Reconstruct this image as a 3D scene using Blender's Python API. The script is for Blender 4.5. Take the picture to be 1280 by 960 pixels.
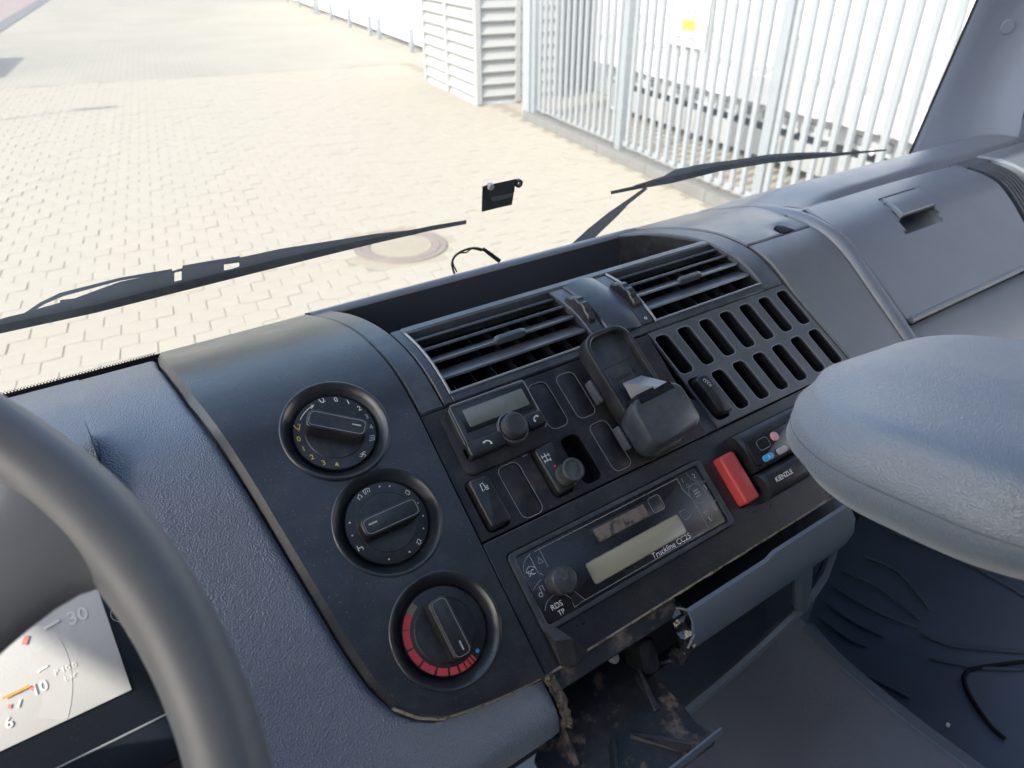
import bpy, bmesh, math, random
from math import sin, cos, tan, pi, radians, atan2, hypot, sqrt
from mathutils import Vector, Matrix
random.seed(7)
for o in list(bpy.data.objects): bpy.data.objects.remove(o)
SC = bpy.context.scene
COL = SC.collection

# ------------------------------------------------------------------ camera, sky, sun, exposure
H = 2.05                                   # eye height of the phone above the yard, metres
FPX = 887.0                                # focal length in photo pixels (1280 wide)
PIT = math.atan((480 + 72) / FPX)
YAW = pi / 2 - math.atan((2155 - 640) / hypot(FPX, 552))
CF = Vector((sin(YAW) * cos(PIT), cos(YAW) * cos(PIT), -sin(PIT)))
CR = Vector((cos(YAW), -sin(YAW), 0))
CU = CR.cross(CF)
cam_d = bpy.data.cameras.new('camera')
cam = bpy.data.objects.new('camera', cam_d); COL.objects.link(cam)
cam.location = (0, 0, H)
cam.rotation_euler = Matrix((CR, CU, -CF)).transposed().to_euler()
cam_d.sensor_width = 36; cam_d.lens = FPX / 1280 * 36
cam_d.clip_start = 0.02; cam_d.clip_end = 500
cam_d.dof.use_dof = True; cam_d.dof.focus_distance = 0.56; cam_d.dof.aperture_fstop = 10.5
SC.camera = cam
SC.render.resolution_x = 1024; SC.render.resolution_y = 768

SUN_EL = radians(40); SUN_AZ = radians(-100)     # azimuth from vehicle forward (+Y), clockwise
world = bpy.data.worlds.new('World'); SC.world = world; world.use_nodes = True
wn = world.node_tree.nodes; wl = world.node_tree.links
sky = wn.new('ShaderNodeTexSky'); sky.sky_type = 'NISHITA'; sky.sun_disc = False
sky.sun_elevation = SUN_EL; sky.sun_rotation = SUN_AZ
sky.air_density = 1.2; sky.dust_density = 2.5; sky.ozone_density = 1.0
wl.new(sky.outputs[0], wn['Background'].inputs[0]); wn['Background'].inputs[1].default_value = 0.15
sl = bpy.data.lights.new('sun', 'SUN'); sl.energy = 2.0; sl.angle = radians(0.6); sl.color = (1, .95, .87)
so = bpy.data.objects.new('sun', sl); COL.objects.link(so)
sdir = Vector((sin(SUN_AZ) * cos(SUN_EL), cos(SUN_AZ) * cos(SUN_EL), sin(SUN_EL)))
so.rotation_euler = sdir.to_track_quat('Z', 'Y').to_euler(); so.location = (-3, 0, 8)
SC.view_settings.view_transform = 'Standard'; SC.view_settings.look = 'None'
SC.view_settings.exposure = 1.6; SC.view_settings.gamma = 1
try:
    SC.cycles.max_bounces = 8; SC.cycles.diffuse_bounces = 4; SC.cycles.transparent_max_bounces = 12
except Exception: pass

# ------------------------------------------------------------------ pixel -> direction helpers (photo pixels)
def ray(u, v): return CR * ((u - 640) / FPX) - CU * ((v - 480) / FPX) + CF
def wp(p): return Vector((p[0], p[1], p[2] + H))           # camera-relative -> world
def on_x(u, v, x): r = ray(u, v); return r * (x / r.x)
def on_y(u, v, y): r = ray(u, v); return r * (y / r.y)
def on_z(u, v, z): r = ray(u, v); return r * (z / r.z)

# dashboard cross section (y forward, z up, relative to the camera), extruded across the cab
TL = radians(37)
OX, OY, OZ = 0.1985, 0.24998, -0.39150
knots = [(OY + b * cos(TL), OZ + b * sin(TL)) for b in [-.4 + .568 * i / 19 for i in range(20)]]
knots += [(.408, -.2762), (.430, -.2685), (.457, -.2655), (.487, -.267), (.52, -.273), (.55, -.281), (.58, -.291), (.615, -.303)]
PR = []
for i in range(len(knots) - 1):
    p0, p1, p2, p3 = [knots[min(max(j, 0), len(knots) - 1)] for j in (i - 1, i, i + 1, i + 2)]
    for j in range(8):
        t = j / 8
        PR.append(tuple(.5 * (2 * b + (c - a) * t + (2 * a - 5 * b + 4 * c - d) * t * t + (3 * b - a - 3 * c + d) * t ** 3) for a, b, c, d in zip(p0, p1, p2, p3)))
PR.append(knots[-1])
SS = [-.4]
for a, b in zip(PR, PR[1:]): SS.append(SS[-1] + hypot(b[0] - a[0], b[1] - a[1]))
import bisect
def prof(s):
    i = min(max(bisect.bisect(SS, s) - 1, 0), len(SS) - 2)
    t = (s - SS[i]) / (SS[i + 1] - SS[i])
    return PR[i][0] + t * (PR[i + 1][0] - PR[i][0]), PR[i][1] + t * (PR[i + 1][1] - PR[i][1])
def ptan(s):
    a, b = prof(s - .004), prof(s + .004); L = hypot(b[0] - a[0], b[1] - a[1])
    return (b[0] - a[0]) / L, (b[1] - a[1]) / L
def D(x, s, n=0.0):
    y, z = prof(s); ty, tz = ptan(s)
    return Vector((x, y - tz * n, z + ty * n + H))
def hit(u, v, n=0.0):
    r = ray(u, v); pc = None; N_ = 900
    for i in range(N_ + 1):
        s = -.15 + (SS[-1] + .15) * i / N_
        q = D(0, s, n); c = q.y * r.z - (q.z - H) * r.y
        if pc is not None and c * pc <= 0: return r.x * q.y / r.y, s
        pc = c
    return None
def fr(x, s, ang=0.0, n=0.0):
    "flat frame tangent to the dash at (x, s): (a, b, c) -> world"
    P = D(x, s, n); ty, tz = ptan(s); V = Vector((0, ty, tz)); N = Vector((0, -tz, ty)); X = Vector((1, 0, 0))
    A = X * cos(ang) + V * sin(ang); B = -X * sin(ang) + V * cos(ang)
    return lambda a, b, c=0.0: P + A * a + B * b + N * c
def frame(P, A, B):
    A = A.normalized(); N = A.cross(B).normalized(); B = N.cross(A)
    return lambda a, b, c=0.0: P + A * a + B * b + N * c

# yard frame: the yard runs 10.5 degrees to the right of the truck
AZ = radians(10.5)
EF = Vector((sin(AZ), cos(AZ), 0)); ER = Vector((cos(AZ), -sin(AZ), 0))
def Y(lat, fwd, z=0.0): return ER * lat + EF * fwd + Vector((0, 0, z))

# ------------------------------------------------------------------ materials
def mat(name, col, rough=.5, spec=.5, metal=0, grain=None, var=0.0, dust=0.0, dustcol=(.30, .30, .29), speck=0.0, wear=None, coat=0, rvar=0.0, sheen=0.0):
    m = bpy.data.materials.new(name); m.use_nodes = True
    nt = m.node_tree; N = nt.nodes; L = nt.links; b = N['Principled BSDF']
    b.inputs['Roughness'].default_value = rough; b.inputs['Metallic'].default_value = metal
    b.inputs['Specular IOR Level'].default_value = spec; b.inputs['Coat Weight'].default_value = coat
    b.inputs['Sheen Weight'].default_value = sheen; b.inputs['Sheen Roughness'].default_value = .45; b.inputs['Coat Roughness'].default_value = .28
    tc = N.new('ShaderNodeTexCoord'); out = None
    rgb = N.new('ShaderNodeRGB'); rgb.outputs[0].default_value = (*col, 1); out = rgb.outputs[0]
    def noise(scale, detail=3, rg=.55, w=0):
        n = N.new('ShaderNodeTexNoise'); n.inputs['Scale'].default_value = scale; n.inputs['Detail'].default_value = detail; n.inputs['Roughness'].default_value = rg
        L.new(tc.outputs['Object'], n.inputs['Vector']); return n.outputs[0]
    def ramp(src, a, c):
        r = N.new('ShaderNodeMapRange'); r.inputs[1].default_value = a; r.inputs[2].default_value = c; L.new(src, r.inputs[0]); return r.outputs[0]
    def mix(f, a, c, fac=None):
        x = N.new('ShaderNodeMix'); x.data_type = 'RGBA'
        if fac is not None:
            mm = N.new('ShaderNodeMath'); mm.operation = 'MULTIPLY'; L.new(f, mm.inputs[0]); mm.inputs[1].default_value = fac; f = mm.outputs[0]
        L.new(f, x.inputs[0]); L.new(a, x.inputs[6])
        if isinstance(c, tuple): x.inputs[7].default_value = (*c, 1)
        else: L.new(c, x.inputs[7])
        return x.outputs[2]
    if var: out = mix(ramp(noise(9, 4), .3, .7), out, tuple(min(1, c * (1 + var)) for c in col))
    if wear: out = mix(ramp(noise(wear[0], 6, .65), wear[1], wear[1] + .12), out, wear[2])
    if dust: out = mix(ramp(noise(45, 8, .7), .45, .85), out, dustcol, dust)
    if speck: out = mix(ramp(noise(1100, 1), .72, .76), out, (.5, .5, .48), speck)
    L.new(out, b.inputs['Base Color'])
    if rvar:
        r = N.new('ShaderNodeMapRange'); r.inputs[1].default_value = .3; r.inputs[2].default_value = .7
        r.inputs[3].default_value = rough - rvar; r.inputs[4].default_value = rough + rvar
        L.new(noise(24, 6, .65), r.inputs[0]); L.new(r.outputs[0], b.inputs['Roughness'])
    if grain:
        kind, scale, st = grain
        if kind == 'leather':
            v = N.new('ShaderNodeTexVoronoi'); v.feature = 'SMOOTH_F1'; v.inputs['Scale'].default_value = scale
            try: v.inputs['Smoothness'].default_value = .35
            except Exception: pass
            L.new(tc.outputs['Object'], v.inputs['Vector']); src = v.outputs['Distance']
        elif kind == 'weave':
            src = noise(scale, 1)
        else: src = noise(scale, 3)
        bp = N.new('ShaderNodeBump'); bp.inputs['Strength'].default_value = st; bp.inputs['Distance'].default_value = .0012
        L.new(src, bp.inputs['Height']); L.new(bp.outputs[0], b.inputs['Normal'])
    return m
M = {}
M['vinyl'] = mat('dash_vinyl', (.102, .124, .164), .36, 1.0, grain=('leather', 950, .60), var=.25, rvar=.06, dust=.06, sheen=0.18)
M['console'] = mat('console_black', (.007, .009, .013), .32, .7, grain=('n', 1500, .12), var=.3, rvar=.06, dust=.10, speck=.35, coat=.12, sheen=.10)
M['bezel'] = mat('bezel_black', (.014, .016, .021), .30, .7, var=.3, dust=.12, coat=.2)
M['clip'] = mat('clip_grey', (.17, .18, .20), .4, .5, dust=.2)
M['foamdirt'] = mat('dirty_foam', (.115, .10, .085), .9, .2, grain=('n', 500, .8), wear=(170, .5, (.04, .035, .03)))
M['frame'] = mat('console_frame_plastic', (.024, .030, .040), .44, .45, grain=('n', 1500, .15), var=.3, rvar=.06, dust=.22, speck=.15, sheen=0.03, coat=.4)
M['switch'] = mat('switch_panel_black', (.012, .013, .016), .46, .4, grain=('n', 1300, .15), var=.4, rvar=.07, wear=(17, .60, (.060, .046, .038)), dust=.35, dustcol=(.15, .13, .12), speck=.15)
M['slotpanel'] = mat('slot_panel_plastic', (.050, .056, .066), .40, .8, grain=('n', 1300, .15), var=.3, rvar=.07, dust=.20, speck=.1)
M['rocker'] = mat('rocker_black', (.011, .012, .014), .36, .5, var=.3, dust=.15, speck=.1)
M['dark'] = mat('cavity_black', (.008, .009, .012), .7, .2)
M['deep'] = mat('vent_black', (.011, .012, .015), .55, .3)
M['slat'] = mat('vent_slat_plastic', (.055, .063, .076), .34, .9, var=.3, dust=.25)
M['grey'] = mat('dash_grey_plastic', (.145, .163, .192), .38, .9, grain=('n', 900, .22), var=.12, rvar=.05, dust=.12, dustcol=(.17, .18, .19))
M['blank'] = mat('blank_panel_plastic', (.110, .117, .125), .36, .9, grain=('n', 900, .2), var=.15, rvar=.07, dust=.35, dustcol=(.19, .182, .17))
M['tray'] = mat('tray_plastic', (.05, .055, .066), .6, .3, grain=('n', 900, .2))
M['rim'] = mat('wheel_rubber', (.105, .109, .114), .50, .6, grain=('n', 900, .06), var=.25, rvar=.06, dust=.1, sheen=0.10)
M['cushion'] = mat('cushion_leather', (.118, .142, .182), .38, .9, grain=('leather', 1200, .34), var=.10, rvar=.04, sheen=0.30)
M['thread'] = mat('seam_thread', (.10, .11, .13), .7, .3)
M['lcd'] = mat('lcd_olive', (.33, .31, .22), .22, .5, var=.1, coat=.4)
M['lcd2'] = mat('lcd_grey_green', (.13, .145, .128), .25, .5, var=.15, coat=.3, dust=.3)
M['radio'] = mat('radio_black', (.008, .009, .011), .26, .5, var=.3, rvar=.05, dust=.03, speck=.12)
M['worn'] = mat('worn_foam', (.20, .17, .145), .9, .2, grain=('n', 700, 1.0), wear=(120, .5, (.07, .06, .055)))
M['red'] = mat('red_plastic', (.48, .055, .055), .42, .45, var=.15, dust=.1, dustcol=(.7, .3, .28))
M['redprint'] = mat('red_print', (.55, .06, .07), .55, .3, wear=(260, .60, (.10, .07, .07)))
M['blue'] = mat('blue_print', (.05, .32, .62), .5)
M['pink'] = mat('pink_button', (.62, .30, .34), .5)
M['greyb'] = mat('grey_button', (.36, .37, .38), .5)
M['white'] = mat('white_print', (.72, .73, .72), .6, .3)
M['dimwhite'] = mat('dim_print', (.42, .43, .43), .6, .3)
M['yellow'] = mat('yellow_print', (.62, .48, .10), .6, .3)
M['line'] = mat('edge_line', (.28, .29, .30), .4, .5)
M['knobcap'] = mat('knob_rubber', (.035, .037, .042), .5, .4, dust=.35, speck=.1)
M['knobworn'] = mat('radio_knob', (.045, .047, .052), .35, .5, wear=(160, .52, (.12, .12, .125)))
M['dirt'] = mat('dirty_edge', (.30, .27, .22), .9, .2, grain=('n', 500, .8), wear=(150, .5, (.10, .085, .07)))
M['dirtyplastic'] = mat('dirty_black_plastic', (.012, .016, .024), .45, .45, grain=('n', 600, .3), wear=(34, .53, (.20, .15, .115)), dust=.2, dustcol=(.2, .17, .14))
M['flap'] = mat('flap_plastic', (.085, .108, .145), .36, .8, grain=('n', 1200, .15), var=.25, speck=.12)
M['foil'] = mat('crumpled_foil', (.012, .013, .015), .22, .8, grain=('n', 120, 1.0), wear=(110, .66, (.22, .20, .18)))
M['carpet'] = mat('tunnel_carpet', (.118, .135, .180), .95, .1, grain=('weave', 1600, 1.0), var=.15, speck=.1)
M['mat'] = mat('rubber_mat', (.040, .058, .092), .55, .35, grain=('n', 400, .3), var=.3, dust=.2, dustcol=(.08, .08, .09))
M['pillar'] = mat('pillar_trim', (.205, .250, .340), .6, .35, grain=('n', 700, .2), var=.06)
M['seal'] = mat('rubber_seal', (.02, .022, .026), .6, .3)
M['lining'] = mat('cab_lining', (.30, .31, .33), .9, .1)
M['cluster'] = mat('cluster_dial', (.62, .61, .58), .35, .5, grain=('n', 1500, .12), var=.08, speck=.25, dust=.2, dustcol=(.75, .74, .70))
M['clusterdark'] = mat('cluster_bezel', (.010, .013, .020), .4, .4, var=.2, speck=.1)
M['arc'] = mat('dial_arc', (.52, .51, .49), .4, .4)
M['orange'] = mat('needle_orange', (.75, .36, .05), .5)
M['palered'] = mat('pale_red', (.70, .25, .20), .5)
M['wiper'] = mat('wiper_black', (.13, .15, .18), .40, .6, var=.4, dust=.25)
M['blade'] = mat('wiper_rubber', (.015, .016, .016), .6, .3, dust=.2)
M['bracket'] = mat('bracket_plastic', (.05, .055, .062), .4, .5, dust=.2)
M['wire'] = mat('cable_sheath', (.06, .045, .038), .6, .3, wear=(90, .55, (.25, .2, .16)))
M['wrap'] = mat('tape_wrap', (.02, .02, .022), .7, .2)
# outside
M['paver'] = mat('paver_concrete', (.318, .290, .234), .9, .2, grain=('n', 90, .5), var=.06, wear=(.9, .60, (.295, .268, .214)), dust=.15, dustcol=(.325, .305, .26))
M['joint'] = mat('joint_sand', (.240, .214, .165), .95, .1, var=.2)
M['redpave'] = mat('red_paving', (.25, .20, .18), .9, .2, var=.15)
M['fargrey'] = mat('far_grey', (.22, .22, .21), .9, .2, var=.2)
M['kerb'] = mat('kerb_concrete', (.145, .145, .138), .9, .2, grain=('n', 60, .4), var=.2)
M['galv'] = mat('fence_galvanised', (.25, .27, .285), .5, .4, var=.08)
M['post'] = mat('fence_post_galvanised', (.215, .235, .25), .5, .4, var=.1)
M['whitewall'] = mat('white_metal', (.74, .75, .75), .55, .4, var=.03)
M['louvre'] = mat('louvre_white', (.33, .335, .33), .55, .4, var=.04, wear=(2.5, .74, (.42, .40, .36)))
M['greysteel'] = mat('grey_steel', (.33, .345, .355), .6, .3, var=.3)  # plain grey steel of bases, caps, chassis and legs
M['hole'] = mat('black_steel', (.16, .17, .18), .7, .3)
M['manhole'] = mat('manhole_iron', (.20, .165, .145), .8, .3, grain=('n', 120, .6), var=.2)
M['manfill'] = mat('manhole_concrete', (.275, .245, .19), .9, .2, grain=('n', 90, .5), var=.1)
M['signw'] = mat('sign_white', (.46, .455, .44), .5, .4)
M['signgrey'] = mat('sign_print', (.16, .16, .17), .6, .3)
M['signyellow'] = mat('sign_yellow', (.55, .47, .05), .5, .4)
# far paving: same stones as a texture where they are too small to pick apart
def far_paver():
    m = bpy.data.materials.new('far_paving'); m.use_nodes = True; nt = m.node_tree; N = nt.nodes; L = nt.links; b = N['Principled BSDF']
    b.inputs['Roughness'].default_value = .9; b.inputs['Specular IOR Level'].default_value = .2
    tc = N.new('ShaderNodeTexCoord'); mp = N.new('ShaderNodeMapping'); mp.inputs['Rotation'].default_value = (0, 0, AZ)
    br = N.new('ShaderNodeTexBrick'); L.new(tc.outputs['Object'], mp.inputs[0]); L.new(mp.outputs[0], br.inputs[0])
    br.inputs['Scale'].default_value = 1; br.inputs['Brick Width'].default_value = .205; br.inputs['Row Height'].default_value = .167; br.inputs['Mortar Size'].default_value = .009
    br.inputs['Color1'].default_value = (.308, .284, .232, 1); br.inputs['Color2'].default_value = (.318, .294, .242, 1); br.inputs['Mortar'].default_value = (.262, .24, .195, 1)
    n = N.new('ShaderNodeTexNoise'); n.inputs['Scale'].default_value = .5; n.inputs['Detail'].default_value = 5; L.new(tc.outputs['Object'], n.inputs[0])
    mx = N.new('ShaderNodeMix'); mx.data_type = 'RGBA'; mx.blend_type = 'MULTIPLY'; mx.inputs[0].default_value = .5
    cr = N.new('ShaderNodeMapRange'); cr.inputs[1].default_value = .3; cr.inputs[2].default_value = .7; cr.inputs[3].default_value = .82; cr.inputs[4].default_value = 1.05
    L.new(n.outputs[0], cr.inputs[0]); L.new(br.outputs[0], mx.inputs[6]); L.new(cr.outputs[0], mx.inputs[7]); L.new(mx.outputs[2], b.inputs['Base Color'])
    return m
M['farpave'] = far_paver()
def glass():
    m = bpy.data.materials.new('windscreen_glass'); m.use_nodes = True; nt = m.node_tree; N = nt.nodes; L = nt.links
    N.remove(N['Principled BSDF']); out = N['Material Output']
    t = N.new('ShaderNodeBsdfTransparent'); t.inputs[0].default_value = (.97, .985, .98, 1)
    g = N.new('ShaderNodeBsdfGlossy'); g.inputs['Roughness'].default_value = .02
    lw = N.new('ShaderNodeLayerWeight'); lw.inputs[0].default_value = .5
    pw = N.new('ShaderNodeMath'); pw.operation = 'POWER'; L.new(lw.outputs['Facing'], pw.inputs[0]); pw.inputs[1].default_value = 5
    f = N.new('ShaderNodeMath'); f.operation = 'MULTIPLY_ADD'; L.new(pw.outputs[0], f.inputs[0]); f.inputs[1].default_value = .6; f.inputs[2].default_value = .025
    tr_ = N.new('ShaderNodeBsdfTranslucent'); tr_.inputs[0].default_value = (.9, .93, .95, 1)
    tcg = N.new('ShaderNodeTexCoord'); ng = N.new('ShaderNodeTexNoise'); ng.inputs['Scale'].default_value = 7; ng.inputs['Detail'].default_value = 6; L.new(tcg.outputs['Object'], ng.inputs[0])
    mg = N.new('ShaderNodeMapRange'); mg.inputs[1].default_value = .3; mg.inputs[2].default_value = .75; mg.inputs[3].default_value = .035; mg.inputs[4].default_value = .075; L.new(ng.outputs[0], mg.inputs[0])
    xd = N.new('ShaderNodeMixShader'); L.new(mg.outputs[0], xd.inputs[0]); L.new(t.outputs[0], xd.inputs[1]); L.new(tr_.outputs[0], xd.inputs[2]); t = xd      # thin translucent film, painting veiling haze over the view outside
    x = N.new('ShaderNodeMixShader'); L.new(f.outputs[0], x.inputs[0]); L.new(t.outputs[0], x.inputs[1]); L.new(g.outputs[0], x.inputs[2]); L.new(x.outputs[0], out.inputs[0])
    return m
M['glass'] = glass()

# ------------------------------------------------------------------ mesh helpers
def smooth(me, ang=38):
    me.polygons.foreach_set('use_smooth', [True] * len(me.polygons))
    try: me.set_sharp_from_angle(angle=radians(ang))
    except Exception: pass
def obj(name, vf, m, parent=None, sm=38, kind=None, label=None):
    if isinstance(vf, bpy.types.Mesh): me = vf
    else:
        me = bpy.data.meshes.new(name); me.from_pydata([tuple(v) for v in vf[0]], [], vf[1]); me.update()
        bm = bmesh.new(); bm.from_mesh(me); bmesh.ops.recalc_face_normals(bm, faces=bm.faces); bm.to_mesh(me); bm.free()
        if sm: smooth(me, sm)
    if not me.materials: me.materials.append(M[m] if isinstance(m, str) else m)
    o = bpy.data.objects.new(name, me); COL.objects.link(o)
    if parent is not None:
        o.parent = parent
        if parent.type == 'EMPTY': o.matrix_parent_inverse = Matrix.Translation(-parent.location)   # meshes are written in world coordinates
    if kind: o['kind'] = kind
    if label: o['label'] = label
    return o
def thing(name, label, cat, loc, group=None):
    o = bpy.data.objects.new(name, None); COL.objects.link(o); o.location = loc; o.empty_display_size = .05
    o['label'] = label; o['category'] = cat
    if group: o['group'] = group
    return o
def tag(o, label, cat, group=None):
    o['label'] = label; o['category'] = cat
    if group: o['group'] = group
    return o
def struct(name, vf, m, parent=None, sm=38):
    o = obj(name, vf, m, parent, sm)
    if parent is None: o['kind'] = 'structure'
    return o
def join(*vfs):
    V, Fc = [], []
    for v, f in vfs:
        k = len(V); V += list(v); Fc += [[i + k for i in q] for q in f]
    return V, Fc
def grid(fn, nu, nv, closeu=False):
    V = [fn(i, j) for j in range(nv) for i in range(nu)]; Fc = []
    for j in range(nv - 1):
        for i in range(nu if closeu else nu - 1):
            k = (i + 1) % nu; Fc.append([j * nu + i, j * nu + k, (j + 1) * nu + k, (j + 1) * nu + i])
    return V, Fc
def patch(xl, xr, s0, s1, n=0.0, th=.004, bev=.0012, nx=4, ns=8, skip=None, nfn=None):
    "bevelled sheet following the dash between xl(s) and xr(s)"
    fl = xl if callable(xl) else (lambda s: xl); fr_ = xr if callable(xr) else (lambda s: xr)
    us = [(0, -th), (0, -bev), ('a', 0)] + [(i / nx, 0) for i in range(1, nx)] + [('z', 0), (1, -bev), (1, -th)]
    sv = [(s0, -th), (s0, -bev), (s0 + bev, 0)] + [(s0 + (s1 - s0) * j / ns, 0) for j in range(1, ns)] + [(s1 - bev, 0), (s1, -bev), (s1, -th)]
    def fn(i, j):
        u, h1 = us[i]; s, h2 = sv[j]; a, b = fl(s), fr_(s)
        x = a + bev if u == 'a' else b - bev if u == 'z' else a + (b - a) * u
        h = min(h1, h2) if min(h1, h2) > -th else -th
        return D(x, s, n + h + (nfn(x, s) if nfn else 0))
    V, Fc = grid(fn, len(us), len(sv))
    if skip:
        nu = len(us); keep = []
        for f in Fc:
            js = [q // nu for q in f]; is_ = [q % nu for q in f]
            s = sum(sv[j][0] for j in js) / 4; xs = 0
            for i, j in zip(is_, js):
                u = us[i][0]; a, b = fl(sv[j][0]), fr_(sv[j][0]); u = 0 if u == 'a' else 1 if u == 'z' else u; xs += (a + (b - a) * u) / 4
            if not skip(xs, s): keep.append(f)
        Fc = keep
    return V, Fc
def rrect(w, h, r, k=4, cx=0, cy=0, skew=0):
    r = min(r, w / 2 - 1e-5, h / 2 - 1e-5); P = []
    for (sx, sy, a0) in ((1, -1, -90), (1, 1, 0), (-1, 1, 90), (-1, -1, 180)):
        for i in range(k + 1):
            a = radians(a0 + 90 * i / k); y = sy * (h / 2 - r) + r * sin(a)
            P.append((cx + sx * (w / 2 - r) + r * cos(a) - skew * y, cy + y))
    return P
def offset(P, d):
    n = len(P); out = []
    for i in range(n):
        a, b, c = P[i - 1], P[i], P[(i + 1) % n]
        e1 = (b[0] - a[0], b[1] - a[1]); e2 = (c[0] - b[0], c[1] - b[1])
        l1 = hypot(*e1) or 1e-9; l2 = hypot(*e2) or 1e-9
        nx = e1[1] / l1 + e2[1] / l2; ny = -e1[0] / l1 - e2[0] / l2; L = nx * nx + ny * ny
        k = 2 * d / max(L, .8); out.append((b[0] + nx * k, b[1] + ny * k))
    return out
def prism(P, f, c0, c1, bev=.0008, seg=2):
    "outline P (CCW) in frame f extruded from height c0 to c1 with a rounded top edge"
    rings = [(P, c0)]
    for i in range(seg + 1):
        a = pi / 2 * i / seg; rings.append((offset(P, -bev * (1 - cos(a))), c1 - bev + bev * sin(a)))
    V = []; Fc = []; n = len(P)
    for Q, c in rings: V += [f(x, y, c) for x, y in Q]
    for k in range(len(rings) - 1):
        for i in range(n): j = (i + 1) % n; Fc.append([k * n + i, k * n + j, (k + 1) * n + j, (k + 1) * n + i])
    Fc.append([(len(rings) - 1) * n + i for i in range(n)]); Fc.append(list(reversed(range(n))))
    return V, Fc
def box(f, a0, a1, b0, b1, c0, c1, bev=.0006):
    return prism([(a0, b0), (a1, b0), (a1, b1), (a0, b1)], f, c0, c1, bev)
def lathe(pr, f, n=40, a0=0, a1=2 * pi):
    full = abs(a1 - a0 - 2 * pi) < 1e-6; m = n if full else n + 1
    def fn(i, j):
        a = a0 + (a1 - a0) * i / n; return f(pr[j][0] * cos(a), pr[j][0] * sin(a), pr[j][1])
    V, Fc = grid(fn, m, len(pr), full)
    return V, Fc
def tube(path, r, n=8, cap=True):
    P = [Vector(p) for p in path]; V = []; Fc = []; up = Vector((0, 0, 1)); prev = None
    for i, p in enumerate(P):
        t = (P[min(i + 1, len(P) - 1)] - P[max(i - 1, 0)]).normalized()
        if prev is None:
            a = t.orthogonal().normalized()
        else: a = (prev - t * prev.dot(t)).normalized()
        prev = a; b = t.cross(a); rr = r[i] if isinstance(r, (list, tuple)) else r
        V += [p + a * (rr * cos(2 * pi * k / n)) + b * (rr * sin(2 * pi * k / n)) for k in range(n)]
    for i in range(len(P) - 1):
        for k in range(n): j = (k + 1) % n; Fc.append([i * n + k, i * n + j, (i + 1) * n + j, (i + 1) * n + k])
    if cap: Fc.append(list(range(n))); Fc.append([(len(P) - 1) * n + k for k in range(n)])
    return V, Fc
def smoothpath(P, k=6):
    P = [Vector(p) for p in P]; out = []
    for i in range(len(P) - 1):
        a, b, c, d = [P[min(max(j, 0), len(P) - 1)] for j in (i - 1, i, i + 1, i + 2)]
        for j in range(k):
            t = j / k; out.append(.5 * (2 * b + (c - a) * t + (2 * a - 5 * b + 4 * c - d) * t * t + (3 * b - a - 3 * c + d) * t ** 3))
    out.append(P[-1]); return out
def ribbon(pts, w, f, c=0.0, th=.00012, closed=False):
    "flat printed line of width w through 2-D pts"
    V = []; Fc = []; n = len(pts)
    for i, p in enumerate(pts):
        a = pts[i - 1] if (i or closed) else p; b = pts[(i + 1) % n] if (i < n - 1 or closed) else p
        d = (b[0] - a[0], b[1] - a[1]); L = hypot(*d) or 1; nx, ny = -d[1] / L * w / 2, d[0] / L * w / 2
        V += [f(p[0] + nx, p[1] + ny, c + th), f(p[0] - nx, p[1] - ny, c + th)]
    for i in range(n if closed else n - 1):
        j = (i + 1) % n; Fc.append([2 * i, 2 * i + 1, 2 * j + 1, 2 * j])
    return V, Fc
def arc(r, a0, a1, n=12, cx=0, cy=0): return [(cx + r * cos(radians(a0 + (a1 - a0) * i / n)), cy + r * sin(radians(a0 + (a1 - a0) * i / n))) for i in range(n + 1)]
def curve_mesh(o):
    COL.objects.link(o); dg = bpy.context.evaluated_depsgraph_get(); dg.update()
    me = bpy.data.meshes.new_from_object(o.evaluated_get(dg)); d = o.data
    bpy.data.objects.remove(o); bpy.data.curves.remove(d)
    V = [v.co.copy() for v in me.vertices]; Fc = [list(p.vertices) for p in me.polygons]; bpy.data.meshes.remove(me)
    return V, Fc
def plate(outline, holes, f, c0, c1, bev=.0005):
    cu = bpy.data.curves.new('plate', 'CURVE'); cu.dimensions = '2D'; cu.fill_mode = 'BOTH'
    S = 1000.0                                          # work in millimetres: the curve fill merges points that lie very close
    bev = min(bev, (c1 - c0) * .4)
    cu.extrude = ((c1 - c0) / 2 - bev) * S; cu.bevel_depth = bev * S; cu.bevel_resolution = 1; cu.offset = -bev * S
    for P in [outline] + list(holes):
        sp = cu.splines.new('POLY'); sp.points.add(len(P) - 1)
        for q, p in zip(sp.points, P): q.co = (p[0] * S, p[1] * S, 0, 1)
        sp.use_cyclic_u = True
    V, Fc = curve_mesh(bpy.data.objects.new('plate', cu))
    mid = (c0 + c1) / 2
    return [f(v.x / S, v.y / S, mid + v.z / S) for v in V], Fc
_tx = {}
def text(body, size, f, cx=0, cy=0, c=0.0, rot=0.0, align='CENTER', bold=0.0, shear=0):
    key = (body, align, bold, shear)
    if key not in _tx:
        cu = bpy.data.curves.new('t', 'FONT'); cu.body = body; cu.align_x = align; cu.align_y = 'CENTER'; cu.size = 1; cu.offset = bold; cu.resolution_u = 3; cu.shear = shear
        _tx[key] = curve_mesh(bpy.data.objects.new('t', cu))
    V, Fc = _tx[key]; k, s_ = cos(rot), sin(rot)
    return [f(cx + (v.x * k - v.y * s_) * size, cy + (v.x * s_ + v.y * k) * size, c + .00015) for v in V], Fc
def inside(P, x, y):
    r = False; n = len(P)
    for i in range(n):
        (x1, y1), (x2, y2) = P[i], P[(i + 1) % n]
        if (y1 > y) != (y2 > y) and x < (x2 - x1) * (y - y1) / (y2 - y1) + x1: r = not r
    return r

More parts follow.
